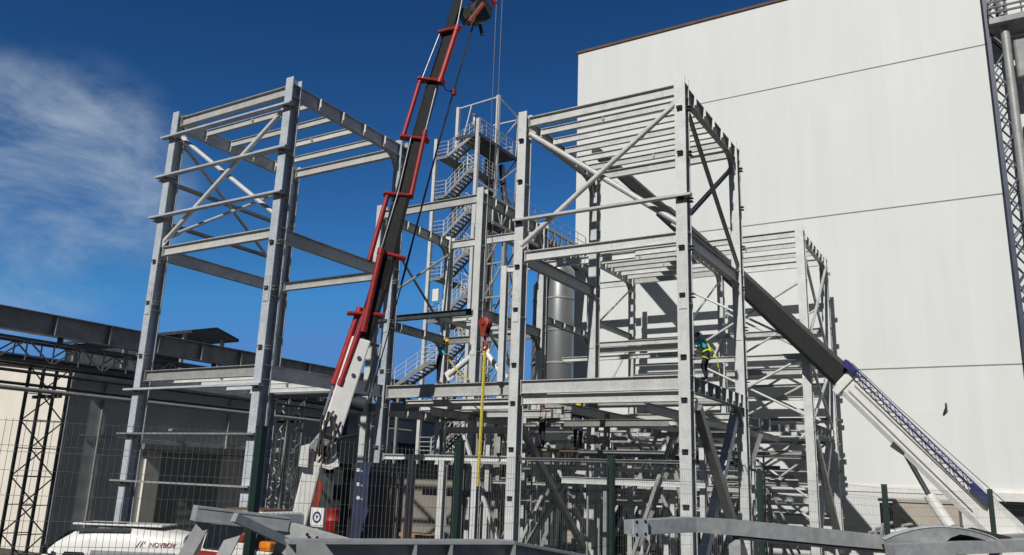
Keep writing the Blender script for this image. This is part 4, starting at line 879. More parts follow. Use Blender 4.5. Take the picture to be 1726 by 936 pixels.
# hook block with rope and the sling that hangs from it
hk = P(818, 550, Y=23.5)
HB = thing('hook_block', tuple(hk), 'red orange crane hook block hanging on two ropes above the yellow sling', 'hook')
mb = MB()
for s in (-1, 1): mb.lathe([(0.02, 0), (0.19, 0), (0.21, 0.012), (0.19, 0.024), (0.02, 0.024)], hk + V((0, s * 0.12, 0.1)), 22, ax=(0, s, 0)); mb.prism([hk + V((-0.17, s * 0.125, 0.05)), hk + V((0.17, s * 0.125, 0.05)), hk + V((0.07, s * 0.125, -0.36)), hk + V((-0.07, s * 0.125, -0.36))], (0, s * 0.016, 0))
mb.lathe([(0.03, -0.2), (0.07, -0.2), (0.07, 0.2), (0.03, 0.2)], hk + V((0, 0, 0.1)), 14, ax=(0, 1, 0)); mb.bar(hk + V((0, -0.15, -0.32)), hk + V((0, 0.15, -0.32)), 0.14, 0.12); mb.build('cheek', 'redor', HB, smooth=True)
mb = MB(); mb.lathe([(0.05, -0.08), (0.22, -0.08), (0.19, 0), (0.22, 0.08), (0.05, 0.08)], hk + V((0, 0.02, 0.12)), 20, ax=(0, 1, 0)); mb.build('sheave', 'redor', HB, smooth=True)
mb = MB(); mb.tube([hk + V((0, 0.02, -0.38)), hk + V((0, 0.02, -0.55)), hk + V((0.1, 0.02, -0.66)), hk + V((0.08, 0.02, -0.8)), hk + V((-0.05, 0.02, -0.84)), hk + V((-0.13, 0.02, -0.72))], 0.05, 8); mb.build('hook', 'red', HB, smooth=True)
mb = MB(); tpz = bpt(846, -85, 0).z
for s in (-0.13, 0.13): mb.tube([hk + V((s, 0.02, 0.12)), V((hk.x + s, hk.y, tpz))], 0.016, 5)
mb.build('hoist_rope', 'ropew', HB)
sb = P(805, 820, Y=23.45); mb = MB(); tpk = hk + V((0, 0.02, -0.82))
mb.bar(tpk, V((sb.x, sb.y, sb.z)), 0.075, 0.03, up=(0, 1, 0)); mb.bar(tpk + V((0.02, 0.03, 0)), V((sb.x + 0.02, sb.y + 0.03, sb.z + 0.3)), 0.07, 0.02, up=(0, 1, 0))
tag(mb.build('sling', 'yellow'), 'long yellow webbing sling hanging straight down from the red hook block', 'sling')

# ------------------------------------------------------------------ crane two: white boom with black sections and blue jib
YC = 42.6
YC = 40.6
T2 = thing('mobile_crane', (0.2, YC, G0), 'big mobile crane at right with white boom base, black boom sections and blue lattice jib', 'crane')
def cpt(x, y, dy=0.0):
    d = ray(x, y); return CAM + d * ((40.52 + dy) / (d.y + 0.22 * d.x))
def boomseg(p, q, wd, mt, name, wd1=None):
    mb = MB(); a = wd / 2; c = (wd1 or wd) / 2
    def oc(h): return [(-h * 0.8, -h), (h * 0.8, -h), (h, -h * 0.6), (h, h), (-h, h), (-h, -h * 0.6)]
    mb.sweep(p, q, oc(a), (0, 0, 1), oc(c)); return mb.build(name, mt, T2)
boomseg(cpt(1725, 925), cpt(1425, 640), 1.22, 'white', 'boom_base', 1.12)
boomseg(cpt(1427, 642), cpt(1232, 460), 1.02, 'black', 'boom_section', 0.98)
boomseg(cpt(1240, 467), cpt(1118, 356), 0.84, 'black', 'boom_section')
boomseg(cpt(1126, 363), cpt(1012, 262), 0.66, 'black', 'boom_section')
mb = MB(); c = cpt(1012, 262); mb.lathe([(0.06, -0.4), (0.3, -0.4), (0.3, 0.4), (0.06, 0.4)], c + V((-0.15, 0, 0.2)), 18, ax=(0, 1, 0)); mb.build('boom_head', 'darksteel', T2, smooth=True)
mb = MB()   # collar of the white section
a = cpt(1428, 643); ax = (cpt(1425, 640) - cpt(1725, 925)).normalized(); mb.bar(a - ax * 0.35, a, 1.36, 1.36); mb.build('boom_collar', 'white', T2, bevel=0.03)
A, Bq = cpt(1668, 846, -0.75), cpt(1424, 610, -0.75); up2 = V((0, 1, 0)).cross(ax).normalized() if True else None
sdv = ax.cross(V((0, 1, 0))).normalized()
mb = MB(); corners = [(V((0, 0.2, 0)) * s1 + sdv * 0.12 * s2) for s1 in (-1, 1) for s2 in (-1, 1)]
for c in corners: mb.tube([A + c, Bq + c * 0.8], 0.028, 7)
jb = mb.build('jib', 'blue', T2, smooth=True)
mb = MB(); n = 22
for i in range(n):
    p, q = A.lerp(Bq, i / n), A.lerp(Bq, (i + 1) / n)
    for c0, c1 in ((0, 1), (1, 3), (3, 2), (2, 0)):
        if i % 2: c0, c1 = c1, c0
        mb.tube([p + corners[c0], q + corners[c1]], 0.017, 6)
mb.build('jib_lacing', 'blue', jb, smooth=True)
mb = MB(); mb.bar(A, A + (Bq - A).normalized() * 0.9, 0.42, 0.2); mb.bar(Bq, Bq - (Bq - A).normalized() * 0.7, 0.4, 0.26); split_build(mb, 'jib_end', 'blue', jb)
mb = MB(); mb.tube([cpt(1436, 612, 0.3), cpt(1510, 683, 0.3), cpt(1695, 848, 0.3)], 0.02, 6); mb.build('pendant_rope', 'ropew', T2)
pcy0, pcy1, pcy2 = cpt(1520, 755, -0.3), cpt(1566, 835, -0.3), cpt(1602, 888, -0.3)
mb = MB(); mb.tube([pcy1, pcy2], 0.24, 16); lc = mb.build('luffing_cylinder', 'white', T2, smooth=True)
mb = MB(); mb.tube([pcy0, pcy1], 0.11, 12); mb.build('rod', 'darksteel', lc, smooth=True)
mb = MB(); mb.bar(cpt(1506, 747, -0.4), cpt(1528, 762, -0.4), 0.3, 0.4); mb.build('cylinder_bracket', 'darksteel', T2)
mb = MB(); 

for u0_, u1_ in (((1430, 657), (1640, 862)), ((1440, 648), (1660, 858))): mb.tube([cpt(*u0_, -0.68), cpt(*u1_, -0.68)], 0.018, 6)
split_build(mb, 'cable_run', 'greysteel', T2)
mb = MB(); mb.box((-2.5, YC - 1.3, G0 + 0.9), (9, YC + 1.3, G0 + 1.6)); mb.build('carrier', 'white', T2, bevel=0.05)
mb = MB(); mb.box((-1.2, YC - 1.4, G0 + 1.65), (3.5, YC + 1.4, G0 + 2.7)); mb.build('superstructure', 'white', T2, bevel=0.08)
mb = MB(); mb.box((3.6, YC - 1.4, G0 + 1.65), (5.4, YC + 1.4, G0 + 3.0)); mb.build('counterweight', 'darksteel', T2, bevel=0.06)
mb = MB(); mb.prism([(-3.2, YC - 1.3, G0 + 0.9), (-5.0, YC - 1.3, G0 + 0.9), (-5.0, YC - 1.3, G0 + 2.0), (-4.5, YC - 1.3, G0 + 2.7), (-3.2, YC - 1.3, G0 + 2.7)], (0, 2.6, 0)); cb = mb.build('cab', 'white', T2, bevel=0.06)
mb = MB(); mb.box((-4.4, YC - 1.315, G0 + 1.8), (-3.4, YC - 1.304, G0 + 2.5)); mb.build('side_window', 'glass', cb)
for x in (-3.9, -1.6, 1.0, 3.2, 5.4, 7.6):
    for s in (-1.2, 1.2):
        mb = MB(); mb.lathe([(0.3, -0.18), (0.6, -0.18), (0.63, -0.1), (0.63, 0.1), (0.6, 0.18), (0.3, 0.18)], (x, YC + s, G0 + 0.63), 22, ax=(0, 1, 0)); mb.build('wheel', 'rubber', T2, smooth=True)
# beige container behind the fence
q0, q1 = P(1482, 845, Y=48.2), P(1614, 842, Y=48.2)
CN = thing('site_container', ((q0.x + q1.x) / 2, 48.2, G0), 'beige site container with dark end standing against the white hall at right', 'container')
mb = MB(); mb.box((q0.x + 0.62, 48.2, G0 + 0.1), (q1.x, 50.8, q0.z)); mb.build('body', 'beige', CN, bevel=0.03)
mb = MB(); mb.box((q0.x, 48.25, G0 + 0.1), (q0.x + 0.6, 50.75, q0.z - 0.08)); mb.build('end_frame', 'darksteel', CN)
mb = MB(); mb.box((q0.x - 0.05, 48.12, q0.z + 0.002), (q1.x + 0.05, 50.9, q0.z + 0.16)); mb.build('roof', 'beige', CN)
mb = MB(); 
for k in range(4): a = V((q0.x + 0.7 + k * 0.28, 47.9, q0.z - 0.3 - k * 0.35)); mb.tube([a + V((-0.4, 0, 0.3)), a + V((0.9, -0.2, -0.9))], 0.05, 6)
mb.build('frame_bar', 'greysteel', CN)
# crates and heaps of scrap around
q = P(1452, 875, Y=46)
JP = thing('machine_skid', (q.x, 45.5, G0), 'small pale machine skid with pipes in front of the beige container', 'machine')
mb = MB(); mb.box((q.x + 0.6, 44.8, G0), (q.x + 3.4, 46.2, -0.15)); mb.build('housing', 'white', JP, bevel=0.1)
mb = MB()
for k in range(6): a = V((q.x + 0.4 + k * 0.3, 44.6, -1.2 + 0.2 * (k % 3))); mb.tube([a, a + V((0.15, 0, 0.9)), a + V((0.6, 0.1, 1.0))], 0.08, 8)
mb.build('pipe', 'greysteel', JP, smooth=True)

# ------------------------------------------------------------------ hoist mast at the right edge
MY = 51.2; mx = P(1706, 150, Y=MY).x
HM = thing('hoist_mast', (mx, MY, G0), 'lattice hoist mast with platform box climbing the white hall at the right edge', 'hoist')
mb = MB(); mb.tube([(mx, MY, G0), (mx, MY, 36)], 0.24, 14); mb.build('main_pipe', 'galvg', HM, smooth=True)
mb = MB()
mb.bar((mx - 0.85, MY, G0), (mx - 0.85, MY, 32.5), 0.22, 0.1, up=(0, 1, 0)); mb.bar((mx - 0.85, MY + 0.8, G0), (mx - 0.85, MY + 0.8, 32.5), 0.12, 0.1, up=(0, 1, 0)); mb.bar((mx - 0.1, MY + 0.8, G0), (mx - 0.1, MY + 0.8, 32.5), 0.12, 0.1, up=(0, 1, 0))
split_build(mb, 'leg', 'navy', HM)
mb = MB()
for k in range(27):
    z = G0 + 0.2 + k * 1.28; a, b = (0, 0.85) if k % 2 else (0.85, 0)
    mb.bar((mx - a, MY, z), (mx - b, MY, z + 1.28), 0.08, 0.08); mb.bar((mx - a, MY + 0.8, z), (mx - b, MY + 0.8, z + 1.28), 0.07, 0.07); mb.bar((mx - 0.85, MY, z), (mx - 0.85, MY + 0.8, z + 1.28), 0.07, 0.07)
mb.build('lacing', 'navy', HM)
q = P(1668, 45, Y=MY - 0.6); q2 = P(1700, 0, Y=MY - 0.6)
mb = MB(); mb.box((q.x, MY - 0.7, q.z + 0.1), (q.x + 4.5, YW - 0.05, q.z + 0.45)); hp = mb.build('platform', 'greysteel', HM)
mb = MB()
for k in range(3): mb.bar((q.x, MY - 0.72, q.z + 0.75 + 0.35 * k), (q.x + 4.4, MY - 0.72, q.z + 0.75 + 0.35 * k), 0.08, 0.12); mb.bar((q.x + 0.02, MY - 0.7, q.z + 0.75 + 0.35 * k), (q.x + 0.02, YW - 0.08, q.z + 0.75 + 0.35 * k), 0.08, 0.12)
for x in (0, 0.8, 1.6, 2.4): mb.bar((q.x + x + 0.05, MY - 0.66, q.z + 0.45), (q.x + x + 0.05, MY - 0.66, q.z + 1.7), 0.08, 0.08, up=(0, 1, 0))
mb.build('guard_rail', 'darksteel', hp)
q = P(1716, 95, Y=MY - 0.4); mb = MB(); mb.box((q.x - 0.15, MY - 0.6, q.z - 1.4), (q.x + 1.8, MY + 0.5, q.z + 1.0)); mb.build('drive_box', 'greysteel', HM, bevel=0.12)
mb = MB(); mb.lathe([(0.1, -0.6), (0.55, -0.6), (0.6, -0.5), (0.6, 0.5), (0.55, 0.6), (0.1, 0.6)], (q.x + 0.6, MY - 0.9, q.z - 2.6), 20, ax=(1, 0, 0)); mb.build('winch_drum', 'darksteel', HM, smooth=True)
for z in (27.5, 17.6, 8.0): mb = MB(); mb.bar((mx - 0.1, MY + 0.86, z), (mx - 0.1, YW - 0.02, z), 0.14, 0.14); mb.bar((mx - 0.85, MY + 0.86, z), (mx - 0.85, YW - 0.02, z), 0.14, 0.14); mb.build('wall_tie', 'darksteel', HM)

# ------------------------------------------------------------------ fence
FN = thing('mesh_fence', (PT[2].x, PT[2].y, 0), 'dark green welded mesh fence with square posts along the terrace edge', 'fence')
for i, p in enumerate(PT):
    wd = (0.08, 0.07, 0.085, 0.095, 0.095, 0.1, 0.1, 0.1)[i]
    mb = MB(); mb.box((p.x - wd / 2, p.y - wd / 2, -0.1), (p.x + wd / 2, p.y + wd / 2, p.z)); o = mb.build('post', 'green', FN, bevel=0.006)
    mb = MB(); mb.box((p.x - wd / 2 - 0.004, p.y - wd / 2 - 0.004, p.z + 0.001), (p.x + wd / 2 + 0.004, p.y + wd / 2 + 0.004, p.z + 0.02)); mb.build('cap', 'green', o)
TOPS = [1.95, 1.94, 1.86, 1.90, 1.83, 1.70, 1.69, 1.70]
for i in range(len(PT) - 1):
    a, b = PT[i], PT[i + 1]; d = V((b.x - a.x, b.y - a.y, 0)); ln = d.length; d.normalize(); nrm = V((d.y, -d.x, 0))
    mb = MB(); r = 0.0016
    def wire(p, q):
        o = len(mb.v); ax = (q - p).normalized(); s1 = nrm * r * 1.2; s2 = ax.cross(nrm) * r * 1.2
        mb.v += [tuple(p + s1), tuple(p + s2), tuple(p - s1), tuple(p - s2), tuple(q + s1), tuple(q + s2), tuple(q - s1), tuple(q - s2)]
        mb.f += [(o, o + 1, o + 5, o + 4), (o + 1, o + 2, o + 6, o + 5), (o + 2, o + 3, o + 7, o + 6), (o + 3, o, o + 4, o + 7)]
    n = int(ln / 0.05)
    za, zb = TOPS[i], TOPS[i + 1]
    for k in range(1, n):
        t = k / n; q = V((a.x, a.y, 0)) + d * ln * t; wire(V((q.x, q.y, 0.05)), V((q.x, q.y, za + (zb - za) * t)))
    for k in range(10):
        f = 1 - k * 0.2 / 1.9; off = nrm * -0.007
        wire(V((a.x, a.y, 0.05 + (za - 0.07) * f)) + d * 0.05 + off, V((b.x, b.y, 0.05 + (zb - 0.07) * f)) - d * 0.05 + off)
        if k in (1, 5, 9):   # stiffening folds carry a second wire
            wire(V((a.x, a.y, 0.0 + (za - 0.07) * f)) + d * 0.05 - off * 3, V((b.x, b.y, 0.0 + (zb - 0.07) * f)) - d * 0.05 - off * 3)
    mb.build('mesh_panel', 'wire', FN)

# ------------------------------------------------------------------ van behind the fence
va, vb = V((-26.0, 14.9, 0)), V((-21.6, 17.45, 0)); vd = (vb - va).normalized(); vn = V((vd.y, -vd.x, 0)); VLN = (vb - va).length
VN = thing('van', ((va.x + vb.x) / 2, (va.y + vb.y) / 2, G0), 'white panel van with red lettering parked behind the fence at lower left', 'van')
def vp_(s, n_, z): return va + vd * s + vn * n_ + V((0, 0, z))
prof = [(-0.05, -1.75, 0.80), (0.0, -1.45, 0.86), (0.55, -1.22, 0.92), (0.75, -1.02, 0.92), (1.15, -0.58, 0.90), (1.6, -0.33, 0.88), (2.3, -0.22, 0.90), (3.3, -0.21, 0.91), (4.3, -0.27, 0.91), (4.95, -0.36, 0.90), (5.06, -0.62, 0.88)]
prof = [(s * VLN / 5.08, z, h) for s, z, h in prof]
mb = MB(); ns = 18
for s_, zt, hw_ in prof:
    zb = G0 + 0.32; ringp = []
    for k in range(ns):
        a = math.pi * k / (ns - 1); cx_ = math.cos(a); sx_ = math.sin(a)
        ex_ = 0.32
        nx = hw_ * (abs(cx_) ** ex_) * (1 if cx_ > 0 else -1); zz = zb + (zt - zb) * (sx_ ** ex_ if sx_ > 1e-6 else 0)
        lean = 1 - 0.10 * max(0, (zz - (G0 + 1.1)) / 1.2)
        mb.v.append(tuple(vp_(s_, nx * lean, zz)))
for i in range(len(prof) - 1):
    mb.f += [(i * ns + k, i * ns + k + 1, (i + 1) * ns + k + 1, (i + 1) * ns + k) for k in range(ns - 1)]
    mb.f.append((i * ns, (i + 1) * ns, (i + 1) * ns + ns - 1, i * ns + ns - 1))
mb.f += [tuple(range(ns)), tuple((len(prof) - 1) * ns + k for k in range(ns))]
mb.build('body', 'white', VN, smooth=True)
mb = MB(); mb.prism([vp_(0.83, -0.74, -0.93), vp_(0.83, 0.74, -0.93), vp_(1.5, 0.66, -0.36), vp_(1.5, -0.66, -0.36)], vd * -0.02 + V((0, 0, 0.03))); mb.build('windscreen', 'glass', VN)
mb = MB(); mb.prism([vp_(1.25, 0.9, -1.35), vp_(2.1, 0.905, -1.35), vp_(2.1, 0.875, -0.92), vp_(1.55, 0.87, -0.92)], vn * 0.03); mb.build('side_window', 'glass', VN)
mb = MB(); mb.prism([vp_(2.3, 0.893, -1.25), vp_(4.8, 0.893, -1.25), vp_(4.8, 0.845, -0.86), vp_(2.3, 0.845, -0.86)], vn * 0.02); mb.build('side_panel', 'greysteel', VN)
mb = MB(); mb.prism([vp_(1.5, -0.62, -0.17), vp_(4.2, -0.62, -0.17), vp_(4.2, 0.6, -0.17), vp_(1.5, 0.6, -0.17)], (0, 0, 0.05)); rr = mb.build('roof_rack', 'white', VN, bevel=0.012)
mb = MB(); mb.prism([vp_(1.75, 0.1, -0.115), vp_(3.0, 0.1, -0.115), vp_(3.0, 0.55, -0.115), vp_(1.75, 0.55, -0.115)], (0, 0, 0.012)); mb.build('roof_hatch', 'glass', VN)
mb = MB(); mb.prism([vp_(1.72, 0.62, -0.3), vp_(3.3, 0.62, -0.26), vp_(3.3, 0.76, -0.33), vp_(1.72, 0.76, -0.36)], (0, 0, 0.04)); mb.build('roof_vent', 'darksteel', VN)
for s in (-1, 1): mb = MB(); mb.tube([vp_(1.15, 0.85 * s, -1.05), vp_(1.05, 1.05 * s, -0.95)], 0.03, 6); mb.cbox(vp_(1.05, 1.12 * s, -0.86), (0.16, 0.16, 0.26)); mb.build('mirror', 'rubber', VN, bevel=0.03)
mb = MB(); mb.tube([vp_(0.35, 0.6, -1.15), vp_(0.9, 0.1, -0.83)], 0.018, 6); mb.build('wiper', 'rubber', VN)
for s_ in (0.9, 4.1):
    for s in (-1, 1):
        mb = MB(); mb.lathe([(0.18, -0.1), (0.32, -0.1), (0.33, 0), (0.32, 0.1), (0.18, 0.1)], vp_(s_, 0.82 * s, G0 + 0.33), 22, ax=vn); mb.build('wheel', 'rubber', VN, smooth=True)
def text_mesh(txt, size, name, material, parent, origin, xdir, updir, extrude=0.006, shear=0.0):
    cu = bpy.data.curves.new('lettering', 'FONT'); cu.body = txt; cu.size = size; cu.extrude = extrude; cu.shear = shear; cu.offset = size * 0.02
    to = bpy.data.objects.new('lettering', cu); COL.objects.link(to)
    dg = bpy.context.evaluated_depsgraph_get(); me = bpy.data.meshes.new_from_object(to.evaluated_get(dg)); bpy.data.objects.remove(to)
    z = V(xdir).cross(V(updir)); mt = Matrix((V(xdir), V(updir), z)).transposed().to_4x4(); me.transform(Matrix.Translation(V(origin)) @ mt)
    me.materials.clear(); me.materials.append(M[material]); me.name = name
    o = bpy.data.objects.new(name, me); COL.objects.link(o); adopt(o, parent); return o
updv = (vp_(0, 0.772, -0.53) - vp_(0, 0.816, -0.7)).normalized()
text_mesh('NOVBOV', 0.185, 'lettering', 'text', VN, vp_(4.0, 0.829, -0.71), vd, updv, extrude=0.003)
mb = MB()
for k, (a, b) in enumerate((((3.62, -0.73), (3.73, -0.56)), ((3.74, -0.72), (3.80, -0.56)), ((3.83, -0.64), (3.87, -0.56)))): mb.bar(vp_(a[0], 0.822 - (a[1] + 0.7) * 0.28, a[1]), vp_(b[0], 0.822 - (b[1] + 0.7) * 0.28, b[1]), 0.02, 0.03)
mb.build('logo_mark', 'darksteel', VN)

# ------------------------------------------------------------------ galvanised steel stacked in the foreground
def plate_path(pts, w_, h_, mb, up=(0, 0, 1)):
    for a, b in zip(pts, pts[1:]): mb.bar(a, b, w_, h_, up)
# folded stringer
FS = thing('stair_stringer', (-3.6, 3.6, 0), 'galvanised steel trestle piece with folded top plate and slanting legs in the left foreground', 'steel part')
a, b, c = P(330, 852, D=4.75), P(484, 871, D=5.0), P(618, 916, D=5.15)
mb = MB(); mb.ibeam(a, b, 0.16, 0.085, 0.012, 0.15); mb.build('top_beam', 'galvf', FS)
mb = MB(); mb.prism([b + V((-0.02, 0, 0.006)) - FW * 0.09, c + V((0, 0, 0.03)) - FW * 0.09, c + V((0, 0, -0.045)) - FW * 0.09, b + V((-0.02, 0, -0.085)) - FW * 0.09], FW * 0.012); o = mb.build('splice_arm', 'galvm', FS)
mb = MB()
for t in (0.3, 0.42): q = b.lerp(c, t) + V((0, 0, -0.03)) - FW * 0.091; mb.lathe([(0.003, 0), (0.010, 0), (0.010, 0.004), (0.003, 0.004)], q, 10, ax=-FW)
mb.build('bolt_hole', 'black', o)
for (p, q, dp) in (((352, 868), (308, 946), 4.75), ((408, 876), (372, 946), 4.85), ((494, 888), (464, 946), 5.05)):
    u0, u1 = P(*p, D=dp), P(*q, D=dp - 0.1); dn = (u1 - u0); k = (0 - u0.z) / dn.z; u2 = u0 + dn * k
    mb = MB(); mb.bar(u0, u2, 0.075, 0.03, up=FW); mb.build('leg', 'galvf', FS)
mb = MB(); mb.bar(P(395, 872, D=4.7), P(486, 915, D=4.95), 0.05, 0.05); mb.build('brace', 'galvf', FS)
mb = MB(); mb.bar(P(470, 912, D=4.95), P(530, 950, D=4.9), 0.05, 0.09); mb.build('brace', 'galvf', FS)
# plate girder
PG = thing('plate_girder', (-2.6, 3.8, 0), 'grey galvanised plate girder with web stiffeners lying along the bottom edge', 'steel part')
a, b, c = P(488, 912, D=4.15), P(868, 913, D=4.6), P(1000, 938, D=5.1)
d_ = (b - a).normalized(); back = V((-d_.y, d_.x, 0)).normalized()
mb = MB(); mb.prism([a, b, b + back * 0.18, a + back * 0.18], (0, 0, -0.016)); mb.prism([b, c, c + back * 0.18, b + back * 0.18], (0, 0, -0.016)); mb.build('flange', 'galvf', PG)
mb = MB(); w0 = a + back * 0.09 - V((0, 0, 0.017)); w1 = b + back * 0.09 - V((0, 0, 0.017)); w2 = c + back * 0.09 - V((0, 0, 0.017))
mb.prism([w0, w1, w1 - V((0, 0, 0.6)), w0 - V((0, 0, 0.6))], back * 0.014); mb.prism([w1, w2, w2 - V((0, 0, 0.6)), w1 - V((0, 0, 0.6))], back * 0.014); mb.build('web', 'galvf', PG)
for px in (690, 752, 866):
    t = (px - 488) / 380; q = a.lerp(b, t); mb = MB(); mb.prism([q + back * 0.002 - V((0, 0, 0.018)), q + back * 0.088 - V((0, 0, 0.018)), q + back * 0.088 - V((0, 0, 0.6)), q + back * 0.002 - V((0, 0, 0.6))], d_ * 0.014); mb.build('stiffener_plate', 'galvf', PG)
mb = MB(); mb.prism([P(500, 914, D=4.1), P(545, 914, D=4.12), P(566, 940, D=4.12), P(566, 990, D=4.12), P(500, 990, D=4.1)], back * 0.012); mb.build('gusset_plate', 'galvf', PG)
mb = MB(); q = a - V((0, 0, 0.62)); mb.prism([q, b - V((0, 0, 0.62)), b - V((0, 0, 0.62)) + back * 0.2, q + back * 0.2], (0, 0, -0.016)); mb.build('flange', 'galvf', PG)
for t in (0.15, 0.85): q = a.lerp(b, t) + back * 0.1; mb = MB(); mb.box((q.x - 0.1, q.y - 0.2, 0), (q.x + 0.1, q.y + 0.2, q.z - 0.64)); mb.build('timber_block', 'wood', PG)
# long curved box beam on the right
LB = thing('curved_beam', (-1.5, 7.5, 0), 'long gently bent galvanised beam with bolted end plate across the right foreground', 'steel part')
line = [((1062, 889), 6.55), ((1165, 884), 6.9), ((1240, 889), 7.0), ((1400, 905), 7.2), ((1500, 915), 7.3), ((1620, 917), 7.4), ((1760, 910), 7.5)]
pts = [P(*p, D=d) for p, d in line]
mb = MB()
hh = [0.055, 0.06, 0.065, 0.065, 0.06, 0.06, 0.06]
for i in range(len(pts) - 1): mb.bar(pts[i], pts[i + 1], 0.15, hh[i] * 2, up=(0, 0, 1), h1=hh[i + 1] * 2)
mb.build('box_section', 'galvf', LB)
mb = MB(); q = pts[0]; e = (pts[1] - pts[0]).normalized(); sd = e.cross(V((0, 0, 1))).normalized()
mb.prism([q - e * 0.06 + sd * 0.1 + V((0, 0, 0.068)), q + e * 0.09 + sd * 0.1 + V((0, 0, 0.07)), q + e * 0.09 + sd * 0.1 - V((0, 0, 0.075)), q - e * 0.06 + sd * 0.1 - V((0, 0, 0.065))], sd * 0.015); ep = mb.build('end_plate', 'galvb', LB)
mb = MB()
for dx in (-0.03, 0.06):
    for dz in (-0.045, 0.05): mb.lathe([(0.004, 0), (0.012, 0), (0.012, 0.004), (0.004, 0.004)], q + e * dx + sd * 0.116 + V((0, 0, dz)), 10, ax=sd)
mb.build('bolt_hole', 'black', ep)
mb = MB(); 
for i in range(2, 4): mb.bar(pts[i] - V((0, 0, hh[i] + 0.018)), pts[i + 1] - V((0, 0, hh[i + 1] + 0.018)), 0.12, 0.03)
mb.build('underside_strip', 'darksteel', LB)  # dark strip along the underside of the middle spans
for i in (2, 5): q = pts[i]; mb = MB(); mb.bar((q.x, q.y, 0), (q.x, q.y, q.z - hh[i] - 0.034), 0.1, 0.1, up=(0, 1, 0)); mb.build('trestle_leg', 'galvf', LB)
# arched plate piece
AR = thing('arched_plate', (-0.4, 7.6, 0), 'arched galvanised plate lying on the long bent beam near the right fence post', 'steel part')
mb = MB(); up0, lo0 = [], []
for k in range(13):
    t = k / 12; x = 1492 + 190 * t; yt = 913 - 22 * math.sin(math.pi * min(1, t * 1.0)) ** 0.8; up0.append(P(x, yt - 1, D=7.05)); lo0.append(P(x, max(yt + 7, 914 - 15 * math.sin(math.pi * max(0, (t - 0.5) / 0.5)) if t > 0.5 else 920), D=7.05))
mb.prism(up0 + list(reversed(lo0)), FW * 0.02)
mb.build('web', 'galvf', AR)
mb = MB()
for a, b in zip(up0, up0[1:]): mb.bar(a + FW * 0.05, b + FW * 0.05, 0.11, 0.008)
mb.build('flange', 'galvb', AR)
mb = MB(); mb.prism([P(1548, 905, D=7.2), P(1640, 890, D=7.2), P(1705, 906, D=7.2), P(1705, 925, D=7.2), P(1548, 925, D=7.2)], FW * 0.015); mb.build('shade_plate', 'darksteel', AR)  # dark plate put in for the shaded hollow under the arch
mb = MB(); a, b = P(1500, 928, D=6.9), P(1790, 916, D=7.2); mb.bar(a, b, 0.14, 0.10); mb.build('base_beam', 'galvf', AR)
for t in (0.2, 0.6): q = a.lerp(b, t); mb = MB(); mb.bar((q.x, q.y, 0), (q.x, q.y, q.z - 0.052), 0.1, 0.1, up=(0, 1, 0)); mb.build('trestle_leg', 'galvf', AR)

